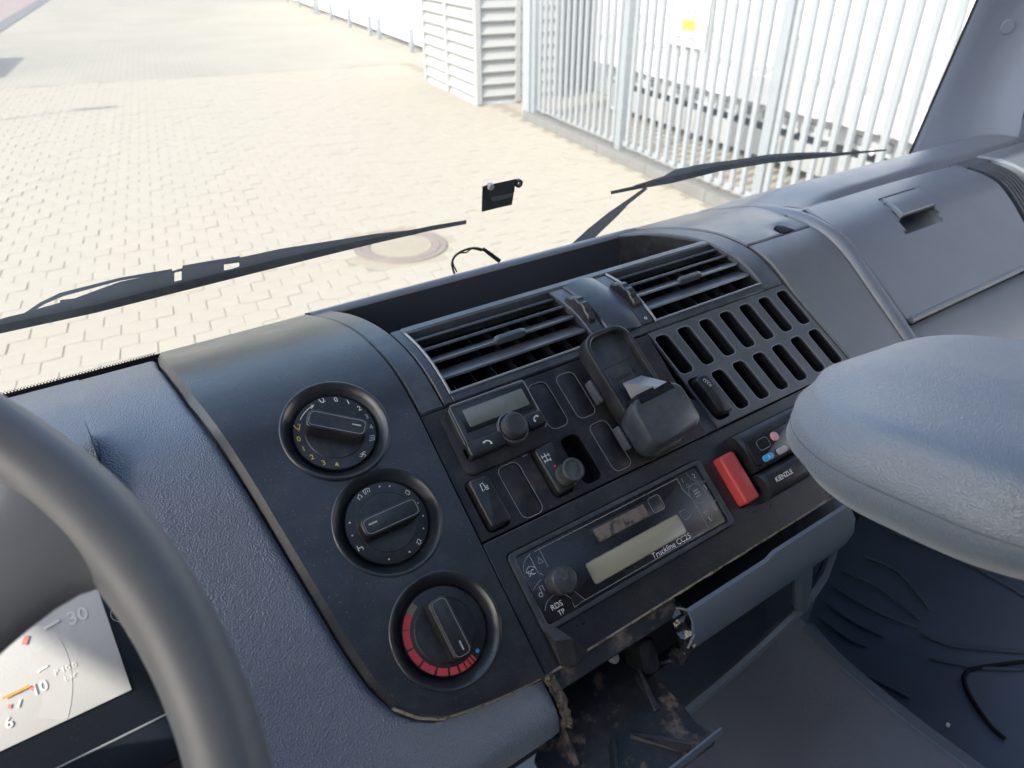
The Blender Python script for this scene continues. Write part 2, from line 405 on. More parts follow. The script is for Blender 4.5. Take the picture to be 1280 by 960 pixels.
# ================================================================== THE YARD OUTSIDE
def px(P):
    q = Vector((P[0], P[1], P[2] - H)); d = q.dot(CF)
    return (640 + FPX * q.dot(CR) / d, 480 - FPX * q.dot(CU) / d, d)
def yquad(l0, l1, f0, f1, z): return [Y(l0, f0, z), Y(l1, f0, z), Y(l1, f1, z), Y(l0, f1, z)], [[0, 1, 2, 3]]
paving = struct('paving', yquad(-70, 70, -30, 160, -.005), 'joint', sm=None)
FAR0 = 14.87
obj('far_paving', join(yquad(-3.9, 12, FAR0, 46, 0)), 'farpave', paving, None)
obj('side_paving', join(yquad(4.44, 12, -2, FAR0, .0)), 'farpave', paving, None)
struct('red_paving', yquad(-30, -3.95, 5, 46, .004), 'redpave', sm=None)
struct('edge_strip', yquad(-4.35, -3.9, 5, 46, .010), 'kerb', sm=None)
struct('far_ground', yquad(-60, 60, 46, 150, .004), 'fargrey', sm=None)  # flat grey sheet across the far end of the yard
PL, PW = .205, .167
MH = (1.39, 5.27)                                    # manhole centre (lat, fwd)
def paver_outline(g=.0025, dlt=.010):
    n = 4; xs = [-PL / 2 + g + (PL - 2 * g) * i / n for i in range(n + 1)]
    wv = lambda x: dlt * cos(2 * pi * x / PL)
    return [(x, -PW / 2 + g - wv(x)) for x in xs] + [(x, PW / 2 - g + wv(x)) for x in reversed(xs)]
PO = paver_outline(); PI_ = offset(PO, -.004)
def paver_vf():
    V = [(x, y, -.012) for x, y in PO] + [(x, y, -.0022) for x, y in PO] + [(x, y, 0) for x, y in PI_]; n = len(PO); Fc = []
    for k in range(2):
        for i in range(n): j = (i + 1) % n; Fc.append([k * n + i, k * n + j, (k + 1) * n + j, (k + 1) * n + i])
    Fc.append([2 * n + i for i in range(n)]); return V, Fc
cells = []
r0 = int(3.3 / PW)
for r in range(r0, int(15.0 / PW)):
    fw = (r + .5) * PW
    for c in range(-19, 22):
        la = c * PL + (PL / 2 if r % 2 else 0)
        if not (-3.85 < la < 4.22): continue
        if hypot(la - MH[0], fw - MH[1]) < .45: continue
        u, v, d = px(Y(la, fw))
        if d < 1 or u < -350 or u > 1500: continue
        vis = 0 < u < 1280 and 0 < v < 486 - .262 * u
        a = px(Y(la - .1, fw)); b = px(Y(la + .1, fw)); e = px(Y(la, fw + .08)); g = px(Y(la, fw - .08))
        size = abs((b[0] - a[0]) * (e[1] - g[1]))
        cells.append((not vis, -size, la, fw))
cells.sort()
ROTY = Matrix.Rotation(-AZ, 4, 'Z')
pme = bpy.data.meshes.new('paver'); pv, pf = paver_vf(); pme.from_pydata(pv, [], pf); pme.materials.append(M['paver']); pme.update()
rest = ([], [])
for k, (nv, sz, la, fw) in enumerate(cells):
    dz = random.uniform(-.0025, .002); tl = (random.gauss(0, .006), random.gauss(0, .006), random.gauss(0, .008))
    if k < 300:
        o = bpy.data.objects.new('paver', pme); COL.objects.link(o); o.parent = paving
        o.location = Y(la, fw, dz); o.rotation_euler = (tl[0], tl[1], -AZ + tl[2])
    else:
        b0 = len(rest[0]); cz = cos(tl[2]); sz_ = sin(tl[2])
        rest[0].extend(Y(la + x * cz - y * sz_, fw + x * sz_ + y * cz, z + dz + x * tl[1] + y * tl[0]) for x, y, z in pv)
        rest[1].extend([i + b0 for i in f] for f in pf)
obj('paver_field', rest, 'paver', paving, None, kind='stuff')

# manhole
mh = thing('manhole_cover', 'round manhole cover with a rusty iron ring and concrete infill set in the pavers', 'manhole', Y(*MH))
fm = lambda a, b, c=0.0: Y(MH[0] + a, MH[1] + b, c)
obj('iron_ring', lathe([(.245, -.02), (.25, .003), (.27, .005), (.31, .005), (.312, .001), (.318, .001), (.32, .005), (.365, .004), (.37, -.02)], fm, 48), 'manhole', mh)
obj('infill', lathe([(0, .002), (.15, .002), (.243, .000), (.246, -.02)], fm, 48), 'manfill', mh)
obj('surround', lathe([(.373, -.012), (.376, -.003), (.47, -.003), (.48, -.012)], fm, 48), 'manfill', mh)

# fence with kerb
fence = thing('fence', 'tall pale galvanised picket fence standing on a grey concrete kerb', 'fence', Y(4.35, 6))
FL = 4.36
for i in range(8):
    f0 = 1.2 + i * 1.0
    k_ = lambda a, b, c=0.0, f0=f0: Y(FL + a, f0 + b, c)
    obj('kerb_stone', box(k_, -.085, .085, .003, .994, -.05, .11, .008), 'kerb', fence)
fpick = lambda a, b, c=0.0: Y(a, b, c)
pk = bpy.data.meshes.new('picket'); v_, f_ = prism([(-.015, -.024), (.015, -.024), (.015, .024), (-.015, .024)], lambda a, b, c=0.0: ER * a + EF * b + Vector((0, 0, c)), .19, 2.35, .003, 1)
pk.from_pydata([tuple(q) for q in v_], [], f_); pk.materials.append(M['galv']); pk.update()
posts = [9.02, 6.86, 4.62, 2.4]
i = 0; fw = 1.35
while fw < 8.95:
    if min(abs(fw - p) for p in posts) > .06:
        o = bpy.data.objects.new('picket', pk); COL.objects.link(o); o.parent = fence; o.location = Y(FL, fw) - fence.location + Vector((0, 0, 0))
    fw += .1445
for p in posts:
    f = lambda a, b, c=0.0, p=p: Y(FL + .01 + a, p + b, c)
    obj('post', box(f, -.04, .04, -.05, .05, .08, 2.45, .004), 'post', fence)
for z0, nm in ((.15, 'rail'), (1.95, 'rail')):
    f = lambda a, b, c=0.0: Y(FL + a, b, c)
    obj(nm, box(f, .02, .06, 1.2, 9.0, z0, z0 + .05, .004), 'galv', fence)
obj('end_panel', box(lambda a, b, c=0.0: Y(FL + a, b, c), -.05, .12, 9.09, 9.30, .02, 2.45, .004), 'galv', fence)

# notice on the fence
sg = thing('notice_sign', 'white notice board with a yellow box hung on the picket fence', 'sign', Y(4.3, 5.75, 1.25))
fs = frame(Y(4.315, 5.79, 1.62), -EF, Vector((0, 0, 1)))      # seen from the yard: right is backwards along the fence
obj('board', prism(rrect(.50, .74, .01), fs, 0, .006, .001), 'signw', sg)
obj('yellow_box', prism(rrect(.19, .085, .004, cx=.005, cy=-.195), fs, .0055, .0075, .0004), 'signyellow', sg)
for yy, w, x0 in ((-.30, .30, -.02), (-.275, .0, 0), (-.09, .19, .07), (.03, .23, .06), (.12, .2, .06)):
    if w:
        n = int(w / .022); parts = []
        for k in range(n):
            if random.random() < .82: parts.append(box(fs, x0 - w / 2 + k * .022, x0 - w / 2 + k * .022 + .015, yy - .012, yy + .012, .0055, .0066, .0002))
        obj('print_line', join(*parts), 'signgrey', sg)
for k in range(4):
    obj('pictogram', ribbon([(x - .17, y + .07 * k - .12) for x, y in rrect(.05, .05, .004, 2)], .008, fs, .0062, closed=True), 'signgrey', sg)

# louvred container standing beyond the fence end
lc = thing('louvred_cabinet', 'white louvred equipment cabinet standing at the end of the picket fence', 'cabinet', Y(4.6, 11.4))
L0, F0, F1, L1 = 4.03, 10.25, 12.70, 5.4
obj('body', box(fpick, L0 + .05, L1, F0 + .05, F1 - .03, .05, 2.9, .01), 'louvre', lc)
obj('base', box(fpick, L0 + .03, L1, F0 + .03, F1, .0, .06, .004), 'greysteel', lc)
for (a, b) in ((L0, F0), (L0, F1 - .07), (L0, F0 + 1.25), (L0 + .62, F0)):
    w = .07
    obj('corner_post', box(fpick, a - .01, a + w, b - .01, b + w, .03, 2.9, .006), 'louvre', lc)
def slatmesh(L, side):
    pr = [(0, 0), (-.055, .03), (-.06, .04), (-.012, .15), (0, .155)]
    V = []; Fc = []
    for t in (0, L):
        for d, z in pr: V.append((d, t, z) if side else (t, d, z))
    n = len(pr)
    for i in range(n - 1): Fc.append([i, i + 1, n + i + 1, n + i])
    Fc += [list(range(n)), [n + i for i in range(n)]]
    me = bpy.data.meshes.new('slat'); me.from_pydata(V, [], Fc); me.update(); me.materials.append(M['louvre']); return me
sa, sb, sc_ = slatmesh(1.17, True), slatmesh(1.10, True), slatmesh(1.2, False)
for k in range(16):
    z = .09 + k * .165
    for me, P in ((sa, Y(L0 + .055, F0 + .07, z)), (sb, Y(L0 + .055, F0 + 1.33, z)), (sc_, Y(L0 + .07, F0 + .055, z))):
        o = bpy.data.objects.new('slat', me); COL.objects.link(o); o.parent = lc; o.location = P - lc.location; o.rotation_euler = (0, 0, -AZ)

# white wall of panels with guard rail further along
ww = thing('white_wall', 'long white metal panel wall with dark gap at its foot beyond the cabinet', 'wall', Y(5.5, 22))
for k in range(7):
    f0 = 13.2 + k * 3.0
    obj('panel', box(fpick, 5.42, 5.56, f0 + .02, f0 + 2.97, .17, 4.0, .01), 'whitewall', ww)
obj('plinth', box(fpick, 5.50, 5.9, 13, 34.3, 0, .18, .01), 'hole', ww)
gr = thing('guard_rail', 'white guard rail on short posts running along the white panel wall', 'guard rail', Y(5.1, 22))
for f0, f1 in ((13.0, 19.6), (19.75, 27.0), (27.2, 33.5)):
    obj('rail', box(fpick, 5.0, 5.06, f0, f1, .50, .60, .01), 'whitewall', gr)
    obj('lower_board', box(fpick, 5.03, 5.07, f0, f1, .17, .44, .008), 'whitewall', gr)
for fw in (14.0, 16.5, 19.2, 20.1, 22.4, 24.9, 27.0, 27.5, 30.5, 33.3):
    obj('post', box(fpick, 4.93, 5.02, fw - .05, fw + .05, 0, .46, .006), 'galv', gr)
    obj('post_cap', box(fpick, 5.02, 5.09, fw - .03, fw + .03, .44, .52, .004), 'greysteel', gr)

# white lorry body behind the fence
tr = thing('white_trailer', 'big white box trailer parked behind the picket fence', 'trailer', Y(6.5, 6))
obj('box_body', box(fpick, 5.55, 8.0, -2.5, 9.55, .62, 3.9, .03), 'whitewall', tr)
obj('chassis_beam', box(fpick, 5.66, 5.8, -2.4, 9.5, .42, .615, .01), 'greysteel', tr)
for k in range(22):
    fw = 2.6 + k * .31
    obj('lashing_hole', box(fpick, 5.645, 5.67, fw, fw + .11, .47, .55, .004), 'hole', tr)
for fw in (3.0, 5.2, 7.4, 9.2):
    obj('support_leg', box(fpick, 5.75, 5.9, fw, fw + .14, 0, .45, .01), 'greysteel', tr)
obj('side_guard', box(fpick, 5.60, 5.64, 2.5, 9.2, .10, .36, .006), 'louvre', tr)
for k in range(7):
    fw = 2.75 + k * .95; f = frame(Y(5.64, fw, .44), -EF, Vector((0, 0, 1)))
    obj('marker_lamp', lathe([(0, .02), (.02, .018), (.03, .01), (.03, 0)], f, 12), 'whitewall', tr)
sh = thing('grey_shed', 'pale grey ribbed metal shed wall behind the far end of the fence', 'shed', Y(6.6, 11))
obj('wall', box(fpick, 6.2, 9.0, 9.75, 14.0, .02, 3.6, .02), 'galv', sh)
for k in range(9):
    obj('rib', box(fpick, 6.215 + k * .3, 6.315 + k * .3, 9.70, 9.77, .02, 3.6, .01), 'post', sh)
obj('door_post', box(fpick, 6.13, 6.19, 9.65, 9.75, .02, 3.6, .01), 'whitewall', sh)
# unseen lamp post and lorry, added on the left to cast yard shadows
lp = thing('shadow_pole', 'slim grey post added out of view to cast a shadow across the pavers', 'lamp post', Y(-5.3, 10.9))
obj('mast', tube([Y(-5.3, 10.9, 0), Y(-5.3, 10.9, 3.6)], [.06, .035], 10), 'post', lp)
obj('shadow_pole_head', prism(rrect(.5, .18, .05), frame(Y(-5.15, 10.9, 3.6), ER, EF), 0, .09, .02), 'post', lp)
lo = thing('shadow_lorry', 'white box lorry added out of view left of the yard to cast a shadow', 'lorry', Y(-8.05, 16.5))
obj('box_body', box(fpick, -9.25, -6.70, 14.7, 17.6, .9, 3.6, .03), 'whitewall', lo)
obj('chassis', box(fpick, -8.85, -7.05, 14.9, 19.5, .6, .89, .02), 'hole', lo)
obj('driver_cab', box(fpick, -9.15, -6.85, 17.8, 19.7, .7, 2.9, .1), 'whitewall', lo)
for fw in (15.7, 18.9):
    for la in (-9.05, -6.9):
        obj('wheel', lathe([(0, -.12), (.3, -.12), (.48, -.11), (.5, -.08), (.5, .08), (.48, .11), (.3, .12), (0, .12)], frame(Y(la, fw, .5), EF, Vector((0, 0, 1))), 24), 'hole', lo)

# ================================================================== THE CAB SHELL
WSB = (.624, -.309); WST = .144                        # windscreen base (y, z) and lean
def ws(x, z, off=0.0): return Vector((x, WSB[0] - WST * (z - WSB[1]) + off, z + H))
def on_ws(u, v, off=0.0):
    r = ray(u, v); k = (WSB[0] + WST * WSB[1] + off) / (r.y + WST * r.z); return r * k
CX0, CX1 = -.80, 1.46                                   # cab inner width
def cbox(x0, x1, y0, y1, z0, z1, bev=.01): return box(lambda a, b, c=0.0: Vector((a, b, c + H)), x0, x1, y0, y1, z0, z1, bev)
ZR = .70
struct('cab_roof', join(cbox(CX0 - .05, CX1 + .05, .25, .50, ZR, ZR + .05, .02), cbox(CX0 - .05, CX1 + .05, -.95, -.38, ZR, ZR + .05, .02), cbox(CX0 - .05, -.04, -.38, .25, ZR, ZR + .05, .02), cbox(.78, CX1 + .05, -.38, .25, ZR, ZR + .05, .02)), 'lining')   # unseen open hatch, added to let sky light onto the dashboard
struct('cab_rear_wall', cbox(CX0 - .05, CX1 + .05, -1.0, -.95, -1.3, ZR + .05, .02), 'lining')
struct('cab_floor', cbox(CX0, CX1, -.95, .60, -1.32, -1.28, .005), 'mat')
struct('cab_bulkhead', cbox(CX0, CX1, .60, .63, -1.3, -.42, .005), 'dark')
for x in (CX0, CX1):
    d = thing('cab_door', 'grey driver door beside the steering wheel' if x < 0 else 'grey passenger door beyond the glove box', 'door', (x, 0, H - 1.2))
    s = -1 if x < 0 else 1
    obj('lower_panel', cbox(min(x, x + s * .05), max(x, x + s * .05), -.60, .60, -1.3, -.36, .02), 'lining', d)
    obj('window_header', cbox(min(x, x + s * .05), max(x, x + s * .05), -.60, .50, .335, ZR, .02), 'lining', d)  # unseen; lower edge set so sun reaches only the cluster
    obj('rear_frame', cbox(min(x, x + s * .05), max(x, x + s * .05), -.95, -.60, -1.3, ZR, .02), 'lining', d)

# windscreen
wsc = thing('windscreen', 'large clear windscreen with black edge band in front of the dashboard', 'windscreen', ws(.33, -.30))
zt = .69
V, Fc = grid(lambda i, j: ws(CX0 + .02 + (1.30 - CX0) * i / 12, -.325 + (zt + .325) * j / 10, .004), 13, 11)
obj('glass_pane', (V, Fc), 'glass', wsc)
obj('edge_band', grid(lambda i, j: ws(CX0 + (2.0) * i, [-.40, -.3078][j], .002), 2, 2), 'seal', wsc, None)
dots = []
for k in range(150):
    x = -.16 + k * .00235
    for q in range(2):
        rr = (.00075, .00045)[q]; xx = x + q * .0012; z = -.3070 + q * .0013
        if x > .05: continue
        base = ws(xx, z, .0018); n0 = len(dots)
        dots.append(([base + Vector((rr * cos(a * pi / 3), 0, rr * sin(a * pi / 3))) for a in range(6)], [[0, 1, 2, 3, 4, 5]]))
obj('dot_band', join(*dots), 'seal', wsc, None, kind='stuff')

# right windscreen pillar
pl = thing('windscreen_pillar', 'grey plastic windscreen pillar trim rising beside the glove box', 'pillar', (1.3, .55, H - .3))
def pil(i, j):
    z = [-.33, -.2, -.08, .05, .3, .70][j]
    yb = WSB[0] - WST * (z - WSB[1])
    k = [0, 0, 0, 0, 0, 0][j]
    sec = [(1.2365, yb - .003), (1.241, yb - .010), (1.26, yb - .018), (1.29, yb - .032), (1.312, yb - .055), (1.318, yb - .075), (1.319, yb - .10)]
    x, y = sec[i]; fl = max(0, (-.23 - z)) * .35
    return Vector((x + k, y - fl * (i > 1), z + H))
obj('trim', grid(pil, 7, 6), 'pillar', pl, 50)
obj('groove', grid(lambda i, j: Vector((1.3195 + .03 * i, WSB[0] - WST * ([-.5, .7][j] - WSB[1]) - .099, [-.5, .7][j] + H)), 2, 2), 'seal', pl, None)
zc = -.108
fcap = frame(Vector((1.2945, WSB[0] - WST * (zc - WSB[1]) - .0362, zc + H)), Vector((.022, -.023, 0)), Vector((0, -WST, 1)))
obj('screw_cap', lathe([(0, .003), (.009, .003), (.0105, .0018), (.011, -.004)], fcap, 24), 'pillar', pl)
obj('glass_seal', tube([ws(1.2355, -.315 + .1 * k, -.003) for k in range(11)], .0018, 6), 'seal', pl)
obj('door_seal', tube([Vector((1.352, .52 - .12 * (k / 8), -.55 + k * .12 + H)) for k in range(9)], .014, 8), 'seal', pl)
obj('door_trim', grid(lambda i, j: Vector((1.365 + .02 * i, [.525, .30, .10][i], -.55 + .96 * j + H)), 3, 2), 'pillar', pl)

# ================================================================== THE DASHBOARD
def interp(tab):
    tab = sorted(tab)
    def f(s):
        if s <= tab[0][0]: return tab[0][1]
        for (a, x), (b, y) in zip(tab, tab[1:]):
            if s <= b: return x + (y - x) * (s - a) / (b - a)
        return tab[-1][1]
    return f
dash = thing('dashboard', 'worn dark grey truck dashboard below the windscreen', 'dashboard', (.5, .45, H - .8))
# left border of the climate panel as x(s)
KL = interp([(-.0262, .186), (-.0245, .165), (-.0222, .148), (-.0195, .131), (-.016, .116), (-.0085, .1035), (.003, .0925), (.022, .0850), (.046, .0800), (.084, .0747), (.152, .0653), (.216, .0560), (.249, .0520), (.300, .0505), (.365, .0505), (.41, .054)])
KX1 = .1835
# --- vinyl driver side pad
def vinyl_r(s):
    return .1835 if s < -.0275 else KL(s) - .0055
def vinyl_n(x, s):
    n = -.003
    if s < -.045: n -= ((-.045 - s) / .016) ** 2 * .010
    if x < .010 and s < .235: n -= ((.010 - x) / .022) ** 2 * .004
    return n
rows = [-.063, -.0615, -.058, -.054, -.048, -.04, -.033, -.0280] + [-.0272 + .0272 * i / 24 for i in range(25)] + [.01 + .40 * i / 40 for i in range(40)]
def vfn(i, j):
    s = rows[j]; x0, x1 = -.012, vinyl_r(s)
    u = i / 30
    if i == 0: return D(x0 - (.001 if s > .235 else 0), s, -.06 if s < .228 else vinyl_n(x0, s) - .0005)
    if i == 31: return D(x1, s, -.022)
    u = (i - 1) / 29; x = x0 + (x1 - x0) * u
    e = max(0, 1 - (x1 - x) / .004); e2 = 0
    return D(x, s, vinyl_n(x, s) - .003 * e * e)
obj('vinyl_pad', grid(vfn, 32, len(rows)), 'vinyl', dash, 50)
hs_ = [.222, .226, .231, .238] + [.246 + .164 * i / 14 for i in range(15)]
def hoodf(i, j):
    x = -.62 + .609 * i / 24; s = hs_[j] - .004 * math.exp(-((x + .011) / .03) ** 2)
    n = -.003 - .004 + (-.05, -.012, -.003, 0)[min(j, 3)] + .004 * min(1, max(0, (x + .62) / .6))
    return D(x, s, n)
obj('instrument_hood', grid(hoodf, 25, len(hs_)), 'vinyl', dash, 50)
# worn pale edge where pad meets the climate panel
obj('worn_seam', tube([D(KL(s) - .0035, s, -.0035) for s in [-.0262 + .03 * i / 30 for i in range(31)]], .0014, 6), 'dirt', dash)
# frame piece between climate panel and vents, running up to the glass
obj('frame_side', patch(.1855, .2050, .1690, .405, .0005, .05, .0015, 3, 24), 'frame', dash)
# vent housing in four borders and a bridge
VS0, VS1 = .1772, .2510
VH = 'frame'
obj('vent_border', patch(.2060, .2140, .1700, .2610, 0, .03, .001, 2, 12), VH, dash)
obj('vent_border', patch(.2140, .5680, .1700, VS0, 0, .03, .001, 8, 3), VH, dash)
obj('vent_border', patch(.2140, .5680, VS1, .2610, .001, .02, .0016, 8, 4), 'slotpanel', dash)
obj('vent_bridge', patch(.3735, .4090, VS0, VS1, .001, .03, .001, 4, 12, nfn=lambda x, s: .003 * (1 - ((x - .3912) / .0178) ** 2)), VH, dash)
obj('vent_border', patch(.5680, .5950, .1700, .405, .0005, .05, .0016, 4, 24), 'slotpanel', dash)
# storage tray behind the vents
ty0, tz0 = prof(.261)
def trf(i, j):
    x = [.206, .58][i]; yz = [(ty0 + .0015, tz0 - .004), (ty0 + .006, tz0 - .065), (.585, -.368), (.598, -.3005), (.6025, -.2965), (.621, -.3045), (.626, -.33)]
    y, z = yz[j]; return Vector((x, y, z + H))
obj('tray_well', grid(lambda i, j: trf(i, j), 2, 4), 'tray', dash, None)
obj('tray_back_lip', grid(lambda i, j: Vector((.1855 + (.60 - .1855) * i, *[(.5975, -.322), (.598, -.3010), (.6005, -.2975), (.605, -.2965), (.621, -.3035), (.626, -.33)][j])) + Vector((0, 0, H)), 2, 6), 'grey', dash, 60)
for x in (.2055, .5670):
    obj('tray_end', ([Vector((x, y, z + H)) for y, z in ((ty0, tz0 - .002), (ty0 + .006, tz0 - .065), (.585, -.368), (.598, -.300), (.56, -.286), (.52, -.276))], [[0, 1, 2, 3, 4, 5]]), 'rocker', dash, None)
# right hand dash top, blank panel, ridge
slx = lambda s: .5955 + (.170 - s) * .19            # slanted right border of the slot panel
obj('blank_panel', patch(lambda s: max(slx(s), .5975) + .0015, .7015, -.02, .2255, .0015, .03, .0015, 6, 24), 'blank', dash)
def topskip(x, s): return False
obj('top_cover', patch(.5975, .7015, .2270, .408, .0015, .03, .0015, 6, 24, nfn=lambda x, s: -.006 * max(0, 1 - hypot((x - .668) / .011, (s - .238) / .011)) ** .5), 'blank', dash)
fn_ = fr(.667, .2375)
obj('finger_notch', prism([(-.010, -.0095), (.010, -.0095), (.007, .004), (.001, .0085), (-.006, .006)], fn_, -.002, .0012, .0005), 'dark', dash)
rid = [(.7030, -.006), (.7035, .0015), (.7065, .0050), (.7125, .0066), (.7185, .0050), (.7230, .0005), (.7235, -.006)]
rs = [-.03 + .42 * j / 40 for j in range(41)]
obj('ridge', grid(lambda i, j: D(rid[i][0] + max(0, rs[j] - .215) ** 2 * 2.2, rs[j], rid[i][1] * max(.15, 1 - max(0, rs[j] - .25) * 8)), 7, 41), 'grey', dash, 60)
# dash top beyond the glove box, rolled crest
def crest(i, j):
    x = .722 + (1.30 - .722) * i / 20; s = .2665 + .142 * j / 16
    t = (s - .2665) / .142; x = x + (.022 * (1 - j / 16) if i == 0 else 0)
    k = min(1, max(0, (x - .735) / .09)); k = k * k * (3 - 2 * k)
    n = .0012 + k * (.003 + .010 * sin(pi * min(1, t * 1.25)) - (.012 if j == 0 else 0))
    return D(x, s, n)
obj('top_roll', grid(crest, 21, 17), 'grey', dash, 60)
obj('top_fill', patch(.7018, .80, .262, .408, .0008, .02, .001, 4, 16), 'grey', dash)
obj('ws_ledge', grid(lambda i, j: Vector((.5955 + (1.30 - .5955) * i / 8, *[(.585, -.292), (.612, -.3015), (.624, -.309), (.63, -.33)][j])) + Vector((0, 0, H)), 9, 4), 'grey', dash, 60)
# lower knee panel under the glove box
def knee(i, j):
    x = .722 + (1.32 - .722) * i / 10; s = .079 - .22 * j / 16; t = j / 16
    return D(x, s, -.012 - .055 * t * t + .006 * sin(pi * t))
obj('knee_panel', grid(knee, 11, 17), 'grey', dash, 60)

# --- glove box
gb = thing('glove_box', 'closed grey glove box with a recessed pull handle', 'glove box', D(.9, .08, 0))
gxl = lambda s: .7250 + max(0, s - .215) ** 2 * 8
gxr = lambda s: 1.072 if s > .20 else 1.072 - (.20 - s) * .30
HX0, HX1, HS0, HS1 = .828, .906, .1715, .2320
hsk = lambda s: (s - .20) * .42
def gskip(x, s): return HX0 + hsk(s) + .0005 < x < HX1 + hsk(s) - .0005 and HS0 + .0005 < s < HS1 - .0005
def gnf(x, s): return .002 * sin(pi * (x - .725) / .363)
obj('door', patch(gxl, gxr, .0835, .2640, .002, .012, .0022, 60, 48, gskip, gnf), 'grey', gb)
obj('lower_lip', tube([D(.727 + (gxr(.08) - .727) * k / 12, .0825, .004) for k in range(13)], .0035, 8), 'grey', gb)
hd = obj('handle', patch(lambda s: HX0 + hsk(s) + .0024, lambda s: HX1 + hsk(s) - .0024, .1945, HS1 - .0026, .0062, .006, .0014, 6, 8, nfn=lambda x, s: .004 * (.2308 - s) / .036), 'grey', gb)
def rec(i, j):
    u = [-.01, .0, .01, .06, .2, .5, .8, .94, .99, 1.0, 1.01][i]; t = [-.02, 0, .04, .12, .3, .6, .9, 1.0, 1.02][j]
    s = HS0 + (HS1 - HS0) * t; x = HX0 + hsk(s) + (HX1 - HX0) * u
    e = min(1, max(0, min(u, 1 - u) * 14)) * min(1, max(0, min(t * 3.2, (1 - t) * 20)))
    return D(x, s, .0026 - .020 * e ** .8)
obj('handle_recess', grid(rec, 11, 9), 'grey', gb, 60)
fdr = lambda a, b, c=0.0: D(a, b, .0022 + gnf(a, b) + c)
obj('handle_gap_shade', ribbon([(HX0 + hsk(.176) - .0004, .176), (HX0 + hsk(HS1) - .0004, HS1 + .0004), (HX1 + hsk(HS1) + .0004, HS1 + .0004), (HX1 + hsk(.176) + .0004, .176)], .0022, fdr, .0003), 'seal', gb)  # dark ribbon on the door, painting the shade in the gap
# side vent grille at the end of the dash
sv = thing('side_vent', 'ribbed dark side vent at the end of the dashboard beside the glove box', 'air vent', D(1.12, .2, 0))
obj('vent_body', patch(lambda s: gxr(s) + .004, lambda s: gxr(s) + .075, .03, .272, -.004, .03, .002, 4, 24), 'deep', sv)
for k in range(6):
    obj('rib', patch(lambda s, k=k: gxr(s) + .010 + k * .0085, lambda s, k=k: gxr(s) + .0145 + k * .0085, .04, .245, .003, .008, .001, 1, 20), 'frame', sv)
obj('vent_cap', patch(lambda s: gxr(s) + .006, lambda s: gxr(s) + .074, .248, .271, .002, .01, .0015, 3, 5), 'slotpanel', sv)
obj('dash_end', patch(lambda s: gxr(s) + .079, lambda s: 1.33, .03, .272, .004, .03, .003, 4, 24), 'grey', dash)

# ================================================================== CLIMATE CONTROL PANEL
cl = thing('climate_control_panel', 'black climate control panel with three rotary knobs left of the radio', 'control panel', D(.13, 0, 0))
KN = [(.1255, .1806), (.1322, .1085), (.1372, .0294)]
def kskip(x, s): return any(hypot(x - a, s - b) < .0352 for a, b in KN)
prow = [-.0262, -.0262, -.0259] + [-.0255 + .0255 * i / 16 for i in range(17)] + [.003 + .402 * i / 200 for i in range(201)]
NXP = 64
def pfn(i, j):
    s = prow[j]; a = KL(s); b = KX1
    if b - a < .004: a = b - .004
    n = .0015
    if j == 0: n = -.02
    if i == 0: return D(a - .004, s, -.012)
    if i == 1: return D(a - .004, s, -.0035 if j else -.02)
    if i == 2: return D(a, s, n)
    if i == NXP + 3: return D(b, s, -.012)
    u = (i - 2) / NXP; return D(a + (b - a) * u, s, n)
V, Fc = grid(pfn, NXP + 4, len(prow))
Fk = []
for f in Fc:
    c = [sum(V[q][k] for q in f) / 4 for k in range(3)]
    j = f[0] // (NXP + 4); s = (prow[j] + prow[min(j + 1, len(prow) - 1)]) / 2
    if not kskip(c[0], s): Fk.append(f)
obj('panel', (V, Fk), 'console', cl, 30)
def icon_set(f, r, items, parent, size, m):
    for body, ang, mm in items:
        a = radians(ang)
        obj('marking', text(body, size, f, r * cos(a), r * sin(a), 0, bold=.01), mm or m, parent)
def bar_angle(p, q, n=.012):
    a = hit(*p, n); b = hit(*q, n); return atan2(b[1] - a[1], b[0] - a[0]), ((a[0] + b[0]) / 2, (a[1] + b[1]) / 2), hypot(b[0] - a[0], b[1] - a[1])
BARS = [((383, 524), (459, 541)), ((452, 670), (524, 637)), ((540, 748), (577, 822))]
